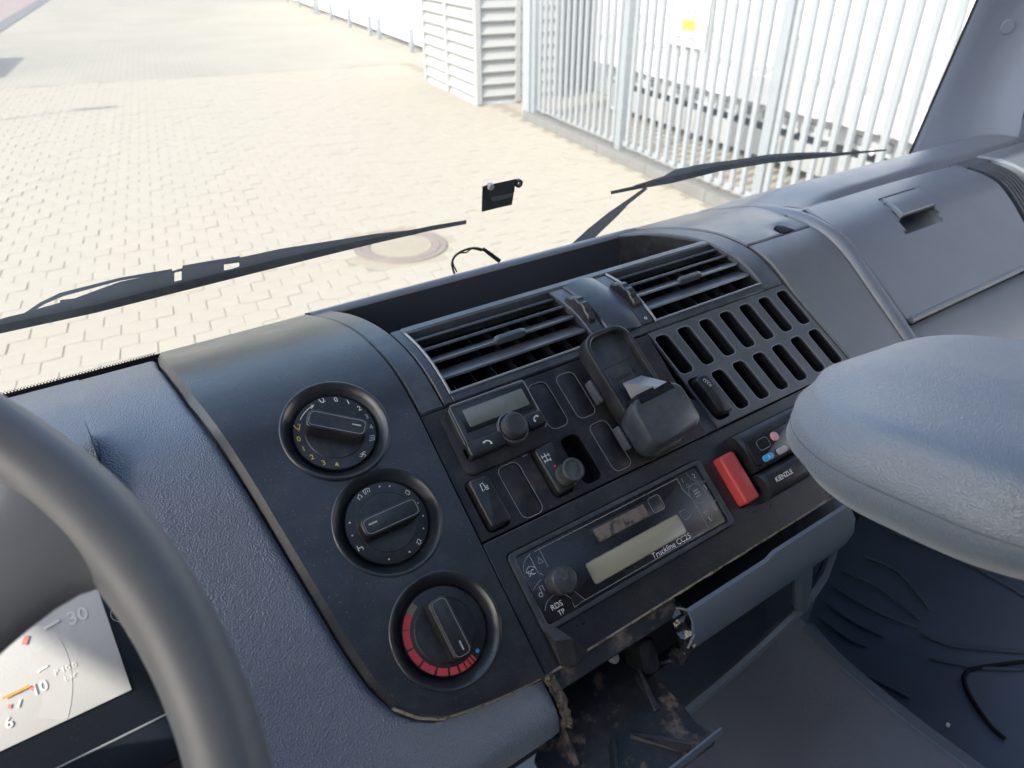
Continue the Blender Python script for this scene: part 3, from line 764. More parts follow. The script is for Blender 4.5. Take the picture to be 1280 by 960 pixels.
for k, (kx, ks) in enumerate(KN):
    f = fr(kx, ks, 0, .0015)
    obj('bezel', lathe([(.0375, -.001), (.0372, .0006), (.0362, .0012), (.0352, .0008), (.0318, -.0035), (.0298, -.0062), (.0292, -.0068), (.0280, -.0075), (.0270, -.012)], f, 64), 'bezel', cl, 60, label='glossy concave bezel ring around knob')
    kn = obj('knob', lathe([(0, -.0030), (.0200, -.0030), (.0206, -.0036), (.0212, -.0036), (.0276, -.0044), (.0283, -.0052), (.0285, -.009)], f, 56), 'rocker', cl, 30)
    ang, cen, ln = bar_angle(*BARS[k])
    fb = fr(kx, ks, ang, .0015)
    L = .0405
    obj('grip', prism(rrect(L, .0135, .0042, 4), fb, -.006, .0095, .0016, 3), 'rocker', kn)
    obj('grip_edge', ribbon(rrect(L - .0035, .0100, .003, 4), .00035, fb, .00955, closed=True), 'line', kn)
    obj('pointer', ribbon([((L / 2 - .0105) * (1 if k != 1 else -1), 0.001), ((L / 2 - .0045) * (1 if k != 1 else -1), 0.001)], .0010, fb, .0097), 'dimwhite', kn)
    fd = fr(kx, ks, 0, .0015 - .0040)
    R_ = .0248
    if k == 0:
        icon_set(fd, R_, [('0', 66, None), ('1', 46, None), ('2', 25, None), ('3', 6, 'dimwhite'), ('4', -14, 'dimwhite'), ('0', 172, 'yellow'), ('1', 190, 'yellow'), ('2', 209, 'yellow'), ('3', 229, 'yellow'), ('4', 249, 'yellow')], kn, .0052, 'white')
        obj('arrow_mark', join(ribbon(arc(R_, 104, 138, 10), .0005, fd), ribbon([(R_ * cos(radians(108)) + .0002, R_ * sin(radians(108)) + .0012), (R_ * cos(radians(103)), R_ * sin(radians(103))), (R_ * cos(radians(108)) - .0006, R_ * sin(radians(108)) - .0014)], .0006, fd)), 'white', kn)
        def seat(cx, cy, m, sc=1.0):
            obj('seat_icon', join(ribbon([(cx - .0018 * sc, cy + .0024 * sc), (cx - .0006 * sc, cy - .0008 * sc), (cx + .0020 * sc, cy - .0004 * sc)], .0007, fd), ribbon([(cx - .0004 * sc, cy - .0022 * sc), (cx + .0018 * sc, cy + .0016 * sc), (cx + .0006 * sc, cy + .0022 * sc)], .0005, fd)), m, kn)
        seat(R_ * cos(radians(88)), R_ * sin(radians(88)), 'white'); seat(R_ * cos(radians(152)), R_ * sin(radians(152)), 'yellow', 1.2)
        fx, fy = R_ * cos(radians(-34)), R_ * sin(radians(-34))
        obj('demist_icon', join(ribbon([(fx - .0026, fy + .0014), (fx, fy + .0020), (fx + .0026, fy + .0014), (fx + .0017, fy - .0016), (fx - .0017, fy - .0016)], .0005, fd, closed=True), *[ribbon([(fx + d, fy + .0008), (fx + d + .0004, fy - .0008)], .0004, fd) for d in (-.001, 0, .001)]), 'white', kn)
        fx, fy = R_ * cos(radians(-66)), R_ * sin(radians(-66))
        obj('fan_icon', join(*[ribbon(arc(.0010, a - 20, a + 250, 7, fx + .0015 * cos(radians(a)), fy + .0012 * sin(radians(a))), .0004, fd) for a in (20, 110, 200, 290)]), 'white', kn)
    elif k == 1:
        for a in (62, 78, 8, -14, -34, -78, -112, 158, 178):
            obj('dot_mark', lathe([(0, .0002), (.00055, .0002), (.0006, 0)], lambda p, q, c=0.0, a=a: fd(p + R_ * cos(radians(a)), q + R_ * sin(radians(a)), c), 8), 'white', kn)
        for a, nm in ((100, 'demist_icon'), (114, 'face_icon'), (32, 'face_icon'), (200, 'feet_icon'), (-56, 'arrow_icon')):
            fx, fy = R_ * cos(radians(a)), R_ * sin(radians(a))
            if nm == 'feet_icon': r_ = join(ribbon([(fx - .0015, fy + .002), (fx - .0015, fy - .002)], .0006, fd), ribbon([(fx + .0015, fy + .002), (fx + .0015, fy - .002)], .0006, fd), ribbon([(fx - .0015, fy), (fx + .0015, fy)], .0006, fd))
            elif nm == 'demist_icon': r_ = join(ribbon([(fx - .0024, fy + .0012), (fx, fy + .0018), (fx + .0024, fy + .0012), (fx + .0016, fy - .0016), (fx - .0016, fy - .0016)], .0005, fd, closed=True), *[ribbon([(fx + d, fy + .0006), (fx + d, fy - .001)], .0004, fd) for d in (-.0008, .0006)])
            else: r_ = ribbon([(fx - .0018, fy - .0004), (fx, fy + .0018), (fx + .0018, fy - .0004), (fx + .0009, fy - .0006), (fx + .0009, fy - .0018), (fx - .0009, fy - .0018), (fx - .0009, fy - .0006)], .0005, fd, closed=True)
            obj(nm, r_, 'white', kn)
    else:
        segs = [(96, 113, 'worn'), (113.5, 134, 'redprint'), (135, 160, 'redprint'), (163, 185, 'redprint'), (188, 209, 'redprint'), (212, 228, 'redprint'), (231, 243, 'redprint'), (246, 254, 'redprint'), (256, 262, 'redprint'), (264, 268, 'redprint'), (270, 273, 'redprint')]
        sh_ = 20
        for a0, a1, mm in segs:
            obj('scale_segment', ribbon(arc(.0253, a0 + sh_, a1 + sh_, 6), .0046, fd, .0002), mm, kn)
        a = radians(283 + sh_); obj('cold_dot', lathe([(0, .0004), (.0013, .0004), (.0014, 0)], lambda p, q, c=0.0: fd(p + .0252 * cos(a), q + .0252 * sin(a), c), 12), 'blue', kn)

# ================================================================== AIR VENTS
def vent(x0, x1, wheel_x, wdir, label):
    v = thing('air_vent', label, 'air vent', D((x0 + x1) / 2, VS0, -.03), 'air vents in the centre console')
    f0 = fr((x0 + x1) / 2, (VS0 + VS1) / 2); w = (x1 - x0) / 2; h = .0372
    # recess
    def rc(i, j):
        P = [(-w, -h), (w, -h), (w, h), (-w, h)][i % 4]; c = [-.001, -.055][j]; k = [1, .96][j]
        x = (x0 + x1) / 2 + P[0] * k; s = (VS0 + VS1) / 2 + P[1] * k
        return D(x, s, c)
    V, Fc = grid(rc, 4, 2, True); Fc.append([4, 5, 6, 7]); obj('recess', (V, Fc), 'deep', v, None)
    # inner rim
    sv_ = [VS0 + (VS1 - VS0) * i / 14 for i in range(15)]
    obj('inner_rim', join(tube([D(x0 + .0008, s, .0002) for s in sv_], .0011, 6), tube([D(x0 + (x1 - x0) * i / 6, VS0 + .0006, .0004) for i in range(7)], .0010, 6)), 'line', v)
    for k in range(7):
        x = x0 + (x1 - x0) * (k + .7) / 7.4
        obj('vane', ([D(x, VS0 + .003, -.014), D(x, VS1 - .004, -.014), D(x, VS1 - .004, -.046), D(x, VS0 + .003, -.046)] + [D(x + .0012, VS0 + .003, -.014), D(x + .0012, VS1 - .004, -.014), D(x + .0012, VS1 - .004, -.046), D(x + .0012, VS0 + .003, -.046)], [[0, 1, 2, 3], [7, 6, 5, 4], [0, 1, 5, 4], [1, 2, 6, 5], [2, 3, 7, 6], [3, 0, 4, 7]]), 'frame', v, None)
    for k, s in enumerate((.1930, .2105, .2270, .2425)):
        f = fr((x0 + x1) / 2, s, 0, -.004)
        pr = [(.0012, .0010), (-.0004, .0016), (-.0016, .0006), (-.0010, -.0010), (.0125, -.0100), (.0135, -.0092)]
        V = []; n = len(pr)
        for sx in (-1, 1):
            for b, c in pr: V.append(f(sx * (w - .0012), b, c))
        Fc = [[i, (i + 1) % n, n + (i + 1) % n, n + i] for i in range(n)] + [list(range(n)), [n + i for i in range(n)]]
        sl_ = obj('slat', (V, Fc), 'slat', v)
        if k == 1:
            ft = fr((x0 + x1) / 2 + (.004 if wdir > 0 else .002), s + .001, 0, -.004)
            obj('tab', prism(rrect(.030, .0052, .002), ft, -.002, .0040, .0012), 'slat', sl_)
            obj('tab_ribs', join(*[box(ft, -.012 + q * .0022, -.0108 + q * .0022, -.0022, .0022, .0038, .0046, .0002) for q in range(11)]), 'slat', sl_)
    # thumbwheel
    ws_ = .2135; cN = -.0128
    fw_ = (lambda a, b, c=0.0: D(wheel_x + c, ws_, cN) + (D(wheel_x, ws_ + .004, cN) - D(wheel_x, ws_ - .004, cN)).normalized() * a + (D(wheel_x, ws_, .01) - D(wheel_x, ws_, 0)).normalized() * b)
    obj('wheel_plate', patch(min(wheel_x - .0075, wheel_x + .0075), wheel_x + .0075, .1785, VS1 - .0005, -.0004, .015, .0008, 2, 12), 'frame', v)
    nn = 60; rr = [.0215 + (.0007 if (i % 5) in (1, 2, 3) else -.0005) for i in range(nn)]
    V = []; Fc = []
    for c, kk in ((-.0042, .93), (-.0032, 1), (.0032, 1), (.0042, .93)):
        V += [fw_(rr[i] * kk * cos(2 * pi * i / nn), rr[i] * kk * sin(2 * pi * i / nn), c) for i in range(nn)]
    for q in range(3):
        for i in range(nn): j = (i + 1) % nn; Fc.append([q * nn + i, q * nn + j, (q + 1) * nn + j, (q + 1) * nn + i])
    Fc += [list(range(nn)), [3 * nn + i for i in range(nn)]]
    obj('thumbwheel', (V, Fc), 'rocker', v, 30)
    obj('zero_mark', text('o', .006, fr(wheel_x, .1835), 0, 0, .0004, bold=.02), 'white', v)
vent(.2140, .3570, .3650, 1, 'slatted air vent above the hands-free display')
vent(.4250, .5680, .4170, -1, 'slatted air vent above the panel of empty switch slots')

# ================================================================== SWITCH PANEL (left, below vent)
sp = thing('switch_panel', 'dusty black switch panel with blanks between display and phone holder', 'switch panel', D(.29, .07, 0))
FX, FS = .2968, .1175                                   # frame centre on the flat face
fp = fr(FX, FS)
def loc(x, s): return (x - FX, s - FS)
def hole(x, s, w, h, r=.004, skew=.0): return rrect(w, h, r, 4, x - FX, s - FS, skew)
outl = [(-.1118, -.0485), (.1120, -.0485), (.1120, .0505), (-.1118, .0505)]
BL = [(.2846, .1420, .0180, .0400), (.3120, .1415, .0185, .0400), (.3175, .0935, .0185, .0420), (.2298, .0910, .0185, .0420)]
RECESS = (.2880, .0935, .0175, .0400)
SW1 = (.2018, .0915, .0190, .0395); SW2 = (.2612, .0940, .0195, .0400)
holes = [hole(*b, .0055, .05) for b in BL + [RECESS]] + [hole(*SW1, .004, .03), hole(*SW2, .004, .05)]
obj('panel', plate(outl, holes, fp, -.003, .0, .0006), 'switch', sp)
for (x, s, w, h) in BL:
    obj('blank_cover', prism(hole(x, s, w - .0012, h - .0012, .005, .05), fp, -.004, -.0005, .0008), 'switch', sp)
    obj('blank_rim', ribbon(hole(x, s, w - .0002, h - .0002, .0055, .05), .0005, fp, .0000, closed=True), 'line', sp)
V, Fc = prism(hole(*RECESS, .0055, .05), fp, -.016, -.0145, .0004); obj('empty_slot', (V, Fc), 'dark', sp)
def well(P, f, c0, c1):
    n = len(P); return [f(x, y, c) for c in (c0, c1) for x, y in P], [[i, (i + 1) % n, n + (i + 1) % n, n + i] for i in range(n)] + [[n + i for i in range(n)]]
obj('slot_wall', well(hole(*RECESS, .0055, .05), fp, -.0005, -.0145), 'dark', sp)
obj('scratches', join(*[ribbon([loc(.2405 + a, .1155 + b), loc(.2415 + a + .004, .112 + b)], .0006, fp, 0) for a, b in ((0, 0), (.0016, .0004), (.0032, .0008))]), 'dimwhite', sp)
rs1 = obj('rocker_switch', prism(hole(SW1[0] + .0006, SW1[1] + .001, .0168, .0372, .003, .03), fp, -.005, .0062, .0022, 3), 'rocker', sp)
cx, cy = loc(.2020, .1020)
obj('mirror_icon', join(ribbon([(cx - .0018, cy - .002), (cx - .0016, cy + .0034), (cx + .0006, cy + .0036), (cx + .0012, cy - .0008)], .0005, fp, .0063, closed=True), *[ribbon([(cx + .001, cy - .002 + k * .0012), (cx + .0034, cy - .0016 + k * .0012)], .0005, fp, .0063) for k in range(3)]), 'white', rs1)
rs2 = obj('axle_switch', prism(hole(SW2[0], SW2[1] + .0005, .0175, .0380, .003, .05), fp, -.005, .0072, .0022, 3), 'rocker', sp, label='axle lock switch with round push knob')
cx, cy = loc(.2572, .1040)
obj('axle_icon', join(*[ribbon([(cx + a, cy + b), (cx + c, cy + d)], .0006, fp, .0073) for a, b, c, d in ((-.003, .0012, .003, .0012), (-.003, -.0002, -.003, .0026), (.003, -.0002, .003, .0026), (0, .0035, 0, -.003), (-.0026, -.0026, .0026, -.0026), (-.0026, -.0038, -.0026, -.0014), (.0026, -.0038, .0026, -.0014))]), 'white', rs2)
obj('lamp_dot', lathe([(0, .0076), (.0009, .0075), (.001, .0072)], lambda a, b, c=0.0: fp(a + loc(.2605, 0)[0], b + loc(0, .0955)[1], c), 10), 'redprint', rs2)
kx, ky = loc(.2655, .0862)
obj('push_knob', lathe([(.0092, .006), (.0082, .0085), (.0080, .0160), (.0086, .0170), (.0088, .0205), (.0080, .0214), (.0066, .0214), (.0062, .0208), (0, .0208)], lambda a, b, c=0.0: fp(a + kx, b + ky, c), 28), 'knobcap', rs2)
obj('small_print', text('UNIT', .003, fp, *loc(.2625, .1165), 0), 'dimwhite', sp)

# ---- hands-free phone display
ph = thing('hands_free_display', 'small black hands-free unit with grey-green screen, round dial and two call keys', 'display unit', D(.235, .13, 0))
pf = fr(.2350, .1420)
obj('back_shell', prism(rrect(.0760, .0500, .007, 4, -.0005, -.0035), pf, -.001, .0035, .0016), 'switch', ph)
obj('body', prism([(-.0335, -.0165), (.0345, -.0145), (.0345, .0215), (.033, .0235), (-.031, .0235), (-.0335, .0205)], pf, 0, .0110, .0022, 3), 'rocker', ph)
sc2 = obj('screen_frame', prism(rrect(.0610, .0215, .0015, 3, .002, .0105), pf, .0105, .0116, .0005), 'radio', ph)
obj('lcd', prism(rrect(.0525, .0140, .001, 3, .0025, .0100), pf, .0112, .0120, .0003), 'lcd2', sc2)
obj('frame_edge', ribbon(rrect(.0650, .0405, .002, 3, .001, .0030), .0006, pf, .0111, closed=False), 'line', ph)
for sx, cx in ((-1, -.0185), (1, .0265)):
    w = .0300 if sx < 0 else .0160
    kk = obj('call_key', prism(rrect(w, .0120, .0025, 3, cx, -.0125 + (.0035 if sx > 0 else 0)), pf, .002, .0135, .0020, 3), 'rocker', ph)
    cyk = -.0125 + (.0035 if sx > 0 else 0)
    P_ = arc(.0040, 25 if sx < 0 else 80, 110 if sx < 0 else 165, 8, cx + (-.0005 if sx < 0 else .0015), cyk - .0022)
    obj('handset_icon', join(ribbon(P_, .0009, pf, .0137), *[ribbon([P_[q], (P_[q][0] + dx, P_[q][1] + dy)], .0016, pf, .01375) for q, dx, dy in ((0, -.0006, -.0012), (-1, -.0008 if sx < 0 else .0012, -.0008))]), 'white', kk)
dx_, dy_ = .0065, -.0085
obj('dial_ring', lathe([(.0125, .009), (.0122, .0128), (.0112, .0134), (.0100, .0125), (.0098, .010)], lambda a, b, c=0.0: pf(a + dx_, b + dy_, c), 32), 'slotpanel', ph)
obj('dial', lathe([(.0098, .010), (.0096, .0185), (.0088, .0200), (.0070, .0206), (.0066, .0202), (0, .0200)], lambda a, b, c=0.0: pf(a + dx_, b + dy_, c), 32), 'knobcap', ph)

# ================================================================== SLOT PANEL (right)
sl2 = thing('slot_panel', 'grey switch panel with two rows of empty switch slots under the right vent', 'switch panel', D(.5, .07, 0))
GX, GS = .505, .1185
fg = fr(GX, GS)
skw = .17
def SH(x, s, w=.0163, h=.0405): return rrect(w, h, .0052, 4, x - GX, s - GS, skw)
slots = [(.4232 + .02745 * i, .1433) for i in range(7)] + [(.4585 + .0274 * i, .0953) for i in range(6)]
outl = [(.4235 - GX, .0690 - GS), (slx(.0690) - GX, .0690 - GS), (slx(.169) - .0005 - GX, .1690 - GS), (.4098 - GX, .1690 - GS)]
SWS = (.4318, .0960)
obj('panel', plate(outl, [SH(*q) for q in slots] + [SH(*SWS, .0180, .0425)], fg, -.003, 0, .0008), 'slotpanel', sl2)
for q in slots:
    w_ = obj('empty_slot', well(SH(*q), fg, -.001, -.021), 'dark', sl2)
    obj('slot_rim', ribbon(SH(*q, .0168, .0410), .0006, fg, .0001, closed=True), 'line', w_)
    if random.random() < .6:
        obj('clip', box(lambda a, b, c=0.0, q=q: fg(q[0] - GX + a + .003, q[1] - GS + b - .012, c), -.002, .002, -.004, .004, -.0205, -.014, .0004), 'frame', w_)
obj('switch_well', well(SH(*SWS, .0180, .0425), fg, -.001, -.012), 'dark', sl2)
rs3 = obj('rocker_switch', prism(SH(SWS[0] + .0010, SWS[1] + .0005, .0150, .0385), fg, -.010, .0085, .0022, 3), 'rocker', sl2)
cx, cy = SWS[0] - GX - .0005, SWS[1] - GS + .012
obj('vehicle_icon', join(*[ribbon([(cx - .003 + a, cy + b), (cx - .001 + a, cy + b + .0012), (cx + .001 + a, cy + b)], .0005, fg, .0086) for a, b in ((-.0005, .002), (.0005, 0), (.0015, -.002))], text('24', .0032, fg, cx + .001, cy - .004, .0086)), 'white', rs3)
# trim piece between switch and slot panels (behind the phone holder)
obj('spacer', patch(.4092, lambda s: .4230 + (.169 - s) * .03 if s < .1 else .4095, .069, .169, -.0022, .004, .0008, 1, 8), 'frame', sl2)

# ================================================================== PHONE HOLDER
hold = thing('phone_holder', 'empty black phone cradle mounted between the switch panels', 'phone holder', D(.366, .075, 0))
fh = fr(.3490, .1245, radians(3))
obj('mount_plate', prism(rrect(.044, .094, .010, 5, .010, -.008), fh, -.001, .004, .0016), 'switch', hold)
obj('mount_neck', prism(rrect(.034, .050, .008, 4, -.001, -.002), fh, .003, .014, .001), 'rocker', hold)
P0 = fh(0, 0, .0215); A_ = (fh(1, 0, 0) - fh(0, 0, 0)).normalized(); B_ = ((fh(0, 1, 0) - fh(0, 0, 0)) * 1 + (fh(0, 0, 1) - fh(0, 0, 0)) * .02).normalized()
fc = frame(P0, A_, B_)
cr_ = obj('cradle_back', prism(rrect(.0420, .0800, .012, 6, -.001, .0105), fc, -.009, -.0005, .0012), 'frame', hold)
wall_o = rrect(.0470, .0850, .0145, 6, -.001, .0105); wall_i = rrect(.0385, .0765, .0105, 6, -.001, .0105)
rimv = plate(wall_o, [wall_i], fc, -.009, .0062, .0015)
obj('cradle_rim', rimv, 'rocker', hold)
obj('embossed_text', text('System 9', .0068, fc, -.001, .0120, -.0004), 'rocker', cr_)
obj('embossed_line', ribbon([(-.016, .0072), (.014, .0072)], .0005, fc, -.0003), 'rocker', cr_)
obj('embossed_line', ribbon([(-.016, .0235), (.014, .0235)], .0005, fc, -.0003), 'rocker', cr_)
cup = rrect(.0540, .0400, .0100, 5, -.0003, -.0305); V = []; n = len(cup)
for c, k in ((-.012, .78), (-.006, .92), (.004, .99), (.012, 1.0), (.0175, .985), (.0198, .95), (.0205, .90)):
    V += [fc(x * k, -.0305 + (y + .0305) * k - (.0205 - c) * .12, c) for x, y in cup]
Fc = [[q * n + i, q * n + (i + 1) % n, (q + 1) * n + (i + 1) % n, (q + 1) * n + i] for q in range(6) for i in range(n)] + [[6 * n + i for i in range(n)], list(range(n))]
obj('cup', (V, Fc), 'frame', hold, 25)
obj('cup_pocket', prism([(-.0185, -.0165), (.0180, -.0165), (.0165, -.0085), (-.0175, -.0085)], fc, .004, .0209, .0004), 'dark', hold)
ck = [(-.012, -.0125, .010), (.013, -.0125, .012), (.012, .0005, .021), (-.004, .003, .022), (-.011, -.002, .006), (.012, -.006, .006)]
obj('connector_clip', ([fc(-.011, -.012, .004), fc(.013, -.012, .004), fc(.013, -.010, .0225), fc(.002, -.0105, .0235), fc(-.013, .006, .008), fc(.011, .006, .003)], [[0, 1, 2, 3], [0, 3, 4], [3, 2, 5, 4], [1, 5, 2], [0, 4, 5, 1]]), 'clip', hold, None)
for b_ in (.012, -.030):
    obj('side_clip', prism(rrect(.0035, .020, .0015, 3, -.0262, b_), fc, -.016, -.008, .001), 'slotpanel', hold)

# ================================================================== RADIO PANEL + RADIO
rp = thing('radio_panel', 'scuffed black lower console panel around the radio', 'console panel', D(.4, -.02, 0))
rf = fr(.40, .02)
RX0, RX1 = .1850, .655
ro = [(RX0 - .40, -.0262 - .02), (RX1 - .40, -.0262 - .02), (RX1 - .40, .0675 - .02), (RX0 - .40, .0675 - .02)]
rh = rrect(.1900, .0580, .004, 4, .2915 - .40, .0250 - .02)
redh = rrect(.0185, .0440, .003, 3, .4080 - .40, .0255 - .02, .0)
obj('panel', plate(ro, [rh, redh], rf, -.004, -.0004, .0010), 'console', rp)
obj('lower_rail', patch(RX0, .302, -.0400, -.0275, -.004, .02, .0008, 12, 2), 'dirtyplastic', rp)
obj('worn_edge', tube([D(RX0 + (RX1 - RX0) * k / 60, -.0266, -.0018 + .0003 * sin(k * 1.7)) for k in range(61)], [.0009 + .0007 * abs(sin(k * 2.3) * sin(k * .7)) for k in range(61)], 6), 'dirt', rp)
redsw = obj('red_rocker', prism(rrect(.0172, .0430, .0030, 4, .4082 - .40, .0258 - .02, .0), rf, -.006, .0095, .0030, 4), 'red', rp, label='bright red rocker switch')
obj('red_well', well(redh, rf, -.001, -.008), 'dark', rp)

rd = thing('car_radio', 'black truck radio with olive display, round knob and worn card slot', 'radio', D(.29, 0, 0))
qf = fr(.2915, .0250)                                     # radio centre; half width .094, half height .028
obj('frame', plate(rrect(.1895, .0575, .0042, 4), [rrect(.1800, .0500, .003, 4)], qf, -.004, .0022, .0009), 'frame', rd)
fpl = obj('faceplate', prism(rrect(.1798, .0498, .003, 4), qf, -.004, .0006, .0006), 'radio', rd)
obj('lcd', prism(rrect(.0925, .0158, .0018, 3, .0027, -.0092), qf, 0, .0011, .0004), 'lcd', rd, label='olive green display strip')
obj('lcd_rim', ribbon(rrect(.0925, .0158, .0018, 3, .0027, -.0092), .0006, qf, .0011, closed=True), 'worn', rd)
obj('card_slot', prism(rrect(.0700, .0125, .0015, 3, .0070, .0125), qf, 0, .0010, .0003), 'rocker', rd)
obj('worn_patch', prism(rrect(.0500, .0100, .0012, 3, .0005, .0122), qf, .0005, .0014, .0003), 'worn', rd, label='pale worn patch on card slot')
obj('slot_end', ribbon(rrect(.0120, .0120, .0025, 3, .0365, .0128), .0004, qf, .0011, closed=True), 'line', rd)
obj('top_line', ribbon([(-.0745, .0225), (.0655, .0225)], .0005, qf, .0006), 'line', rd)
obj('bottom_line', ribbon([(-.0600, -.0226), (.0690, -.0226)], .0004, qf, .0006), 'line', rd)
obj('lettering', text('Truckline CC25', .0062, qf, .0300, -.0200, .0006, shear=.12), 'white', rd)
obj('pocket_icon', ribbon([(.0520, -.0010), (.0585, -.0010), (.0600, -.0075), (.0540, -.0085), (.0510, -.0050)], .0004, qf, .0006, closed=True), 'line', rd)
# left key cluster
LX = -.0685
obj('radio_knob', lathe([(.0095, 0), (.0090, .0050), (.0098, .0070), (.0100, .0125), (.0088, .0142), (.0060, .0150), (0, .0152)], lambda a, b, c=0.0: qf(a + LX - .0005, b - .0030, c), 32), 'knobworn', rd)
obj('key_border', join(ribbon([(-.0790, .0225), (-.0790, .0090), (-.0760, .0055)], .0005, qf, .0006), ribbon([(-.0700, .0225), (-.0700, .0090)], .0005, qf, .0006), ribbon(arc(.013, 95, 185, 8, -.0760, .0095) + [(-.0888, .0000), (-.0790, .0040)], .0004, qf, .0006), ribbon([(-.0620, -.0110), (-.0560, -.0225), (-.0660, -.0232), (-.0650, -.0170)], .0005, qf, .0006), ribbon(arc(.0120, 10, 150, 8, -.0765, -.0215), .0004, qf, .0006)), 'line', rd)
obj('corner_notch', prism([(-.0655, -.0220), (-.0575, -.0220), (-.0610, -.0135), (-.0655, -.0170)], qf, 0, .0012, .0003), 'deep', rd)
for body, size, x, y in (('SC', .0050, -.0835, .0105), ('RDS', .0054, -.0775, -.0165), ('TP', .0048, -.0765, -.0218)):
    obj('key_print', text(body, size, qf, x, y, .0006), 'white', rd)
obj('key_icon', join(ribbon(arc(.0040, 20, 170, 8, -.0830, .0110), .0005, qf, .0006), ribbon([(-.0755, .0135), (-.0735, .0180), (-.0715, .0135)], .0005, qf, .0006, closed=True), ribbon(arc(.0014, 0, 360, 8, -.0845, -.0052), .0005, qf, .0006), ribbon([(-.0830, -.0052), (-.0830, .000), (-.0805, .000), (-.0805, -.004)], .0005, qf, .0006)), 'dimwhite', rd)
# right key cluster
obj('key_border', join(ribbon([(.0660, .0230), (.0660, .0120), (.0690, .0040), (.0690, -.0225)], .0006, qf, .0006), ribbon(arc(.0080, 0, 360, 20, .0765, .0050), .0004, qf, .0006), ribbon(arc(.0130, 180, 270, 8, .0900, .0235), .0004, qf, .0006), ribbon(arc(.0135, 90, 180, 8, .0900, -.0200), .0004, qf, .0006)), 'line', rd)
for body, x, y in (('1', .0700, .0190), ('2', .0825, .0180), ('3', .0865, .0060), ('4', .0842, -.0120), ('5', .0745, -.0170)):
    obj('key_print', text(body, .0056, qf, x, y, .0006), 'dimwhite', rd)
obj('key_icon', join(*[ribbon([(.0738 + i * .002, .0030 + j * .0024), (.0750 + i * .002, .0030 + j * .0024)], .0012, qf, .0006) for i in range(3) for j in range(3)], ribbon([(.0700, .0125), (.0716, .0150), (.0732, .0125)], .0004, qf, .0006, closed=True), ribbon([(.0725, -.0100), (.0741, -.0125), (.0757, -.0100)], .0004, qf, .0006, closed=True)), 'dimwhite', rd)
# torn trim flap at the lower left of the radio
obj('torn_trim', ([D(.1965, -.0005, .003), D(.2035, -.0025, .006), D(.2160, -.0255, .009), D(.2060, -.0300, .004), D(.1960, -.0265, .003), D(.1980, -.010, .008), D(.2080, -.014, .013)], [[0, 1, 6, 5], [1, 2, 6], [6, 2, 3], [5, 6, 3, 4], [0, 5, 4]]), 'rocker', rp, None)

# ================================================================== TWO-TIER CONTROL UNIT (beside the red switch)
ku = thing('alarm_unit', 'black two-tier control box with blue, grey and pink keys lettered KIENZLE', 'control unit', D(.48, 0, 0))
kf = fr(.4750, .0250)
W2 = .052
def tier(b0, b1, top, sg=8):
    sec = [(b0, -.001)] + [((b0 + b1) / 2 - cos(pi * i / sg) * (b1 - b0) / 2, top * (sin(pi * i / sg) ** .45)) for i in range(1, sg)] + [(b1, -.001)]
    V = []; n = len(sec)
    for a, k in ((-W2, .86), (-W2 + .002, .97), (-W2 + .004, 1), (W2 - .004, 1), (W2, .9)):
        V += [kf(a, b, c * k if c > 0 else c) for b, c in sec]
    Fc = [[q * n + i, q * n + i + 1, (q + 1) * n + i + 1, (q + 1) * n + i] for q in range(4) for i in range(n - 1)] + [list(range(n)), [4 * n + i for i in range(n)]]
    return V, Fc
obj('upper_tier', tier(-.0035, .0330, .0150), 'rocker', ku)
obj('lower_tier', tier(-.0270, -.0030, .0160), 'rocker', ku)
kp = obj('keypad', prism(rrect(.0560, .0225, .004, 4, -.0220, .0115), kf, .013, .0160, .0008), 'radio', ku)
obj('pink_key', lathe([(0, .0180), (.0036, .0178), (.0040, .0168), (.004, .015)], lambda a, b, c=0.0: kf(a - .0180, b + .0165, c), 16), 'pink', kp)
obj('blue_key', prism(rrect(.0125, .0056, .0027, 4, -.0365, .0040), kf, .015, .0178, .0010), 'blue', kp)
obj('grey_key', prism(rrect(.0125, .0056, .0027, 4, -.0190, .0038), kf, .015, .0178, .0010), 'greyb', kp)
obj('key_print', text('A', .0038, kf, -.0365, .0040, .0178), 'white', kp)
obj('key_outline', ribbon(rrect(.014, .009, .003, 3, -.0330, .0155), .0003, kf, .0162, closed=True), 'dimwhite', kp)
obj('lettering', text('KIENZLE', .0056, kf, -.0320, -.0150, .0162, bold=.015), 'white', ku)

# ================================================================== INSTRUMENT CLUSTER
ic = thing('instrument_cluster', 'instrument cluster with pale grey dials behind the steering wheel', 'instrument cluster', D(-.15, .05, -.03))
cn = -.022
def CD(x, s, n=0.0): return Vector((x, OY + s * cos(TL) - sin(TL) * (cn + n), OZ + s * sin(TL) + cos(TL) * (cn + n) + H))
cf = lambda a, b, c=0.0: CD(a, b, c)
obj('dark_bezel', box(cf, -.46, -.0125, .055, .215, -.012, -.001, .001), 'clusterdark', ic)
obj('dial_face', box(cf, -.40, -.0355, .0815, .1450, -.006, .0006, .0004), 'cluster', ic)
obj('lower_ledge', box(cf, -.46, -.0135, .0360, .0610, -.03, .010, .003), 'clusterdark', ic)
obj('ledge_edge', tube([CD(-.30 + .283 * k / 10, .0602, .0102) for k in range(11)], .0006, 5), 'line', ic)
obj('side_wall', ([CD(-.0128, .02, -.03), CD(-.0128, .24, -.03), CD(-.0128, .24, .024), CD(-.0128, .02, .024)], [[0, 1, 2, 3]]), 'clusterdark', ic, None)
obj('dial_arc', join(ribbon(arc(.052, -32, 12, 16, -.118, .113), .0140, cf, .0007)), 'arc', ic)
obj('dial_print', text('30', .0105, cf, -.0490, .1325, .0008, bold=.02), 'white', ic)
obj('dial_print', text('10', .0080, cf, -.0755, .1035, .0012, bold=.02), 'white', ic)
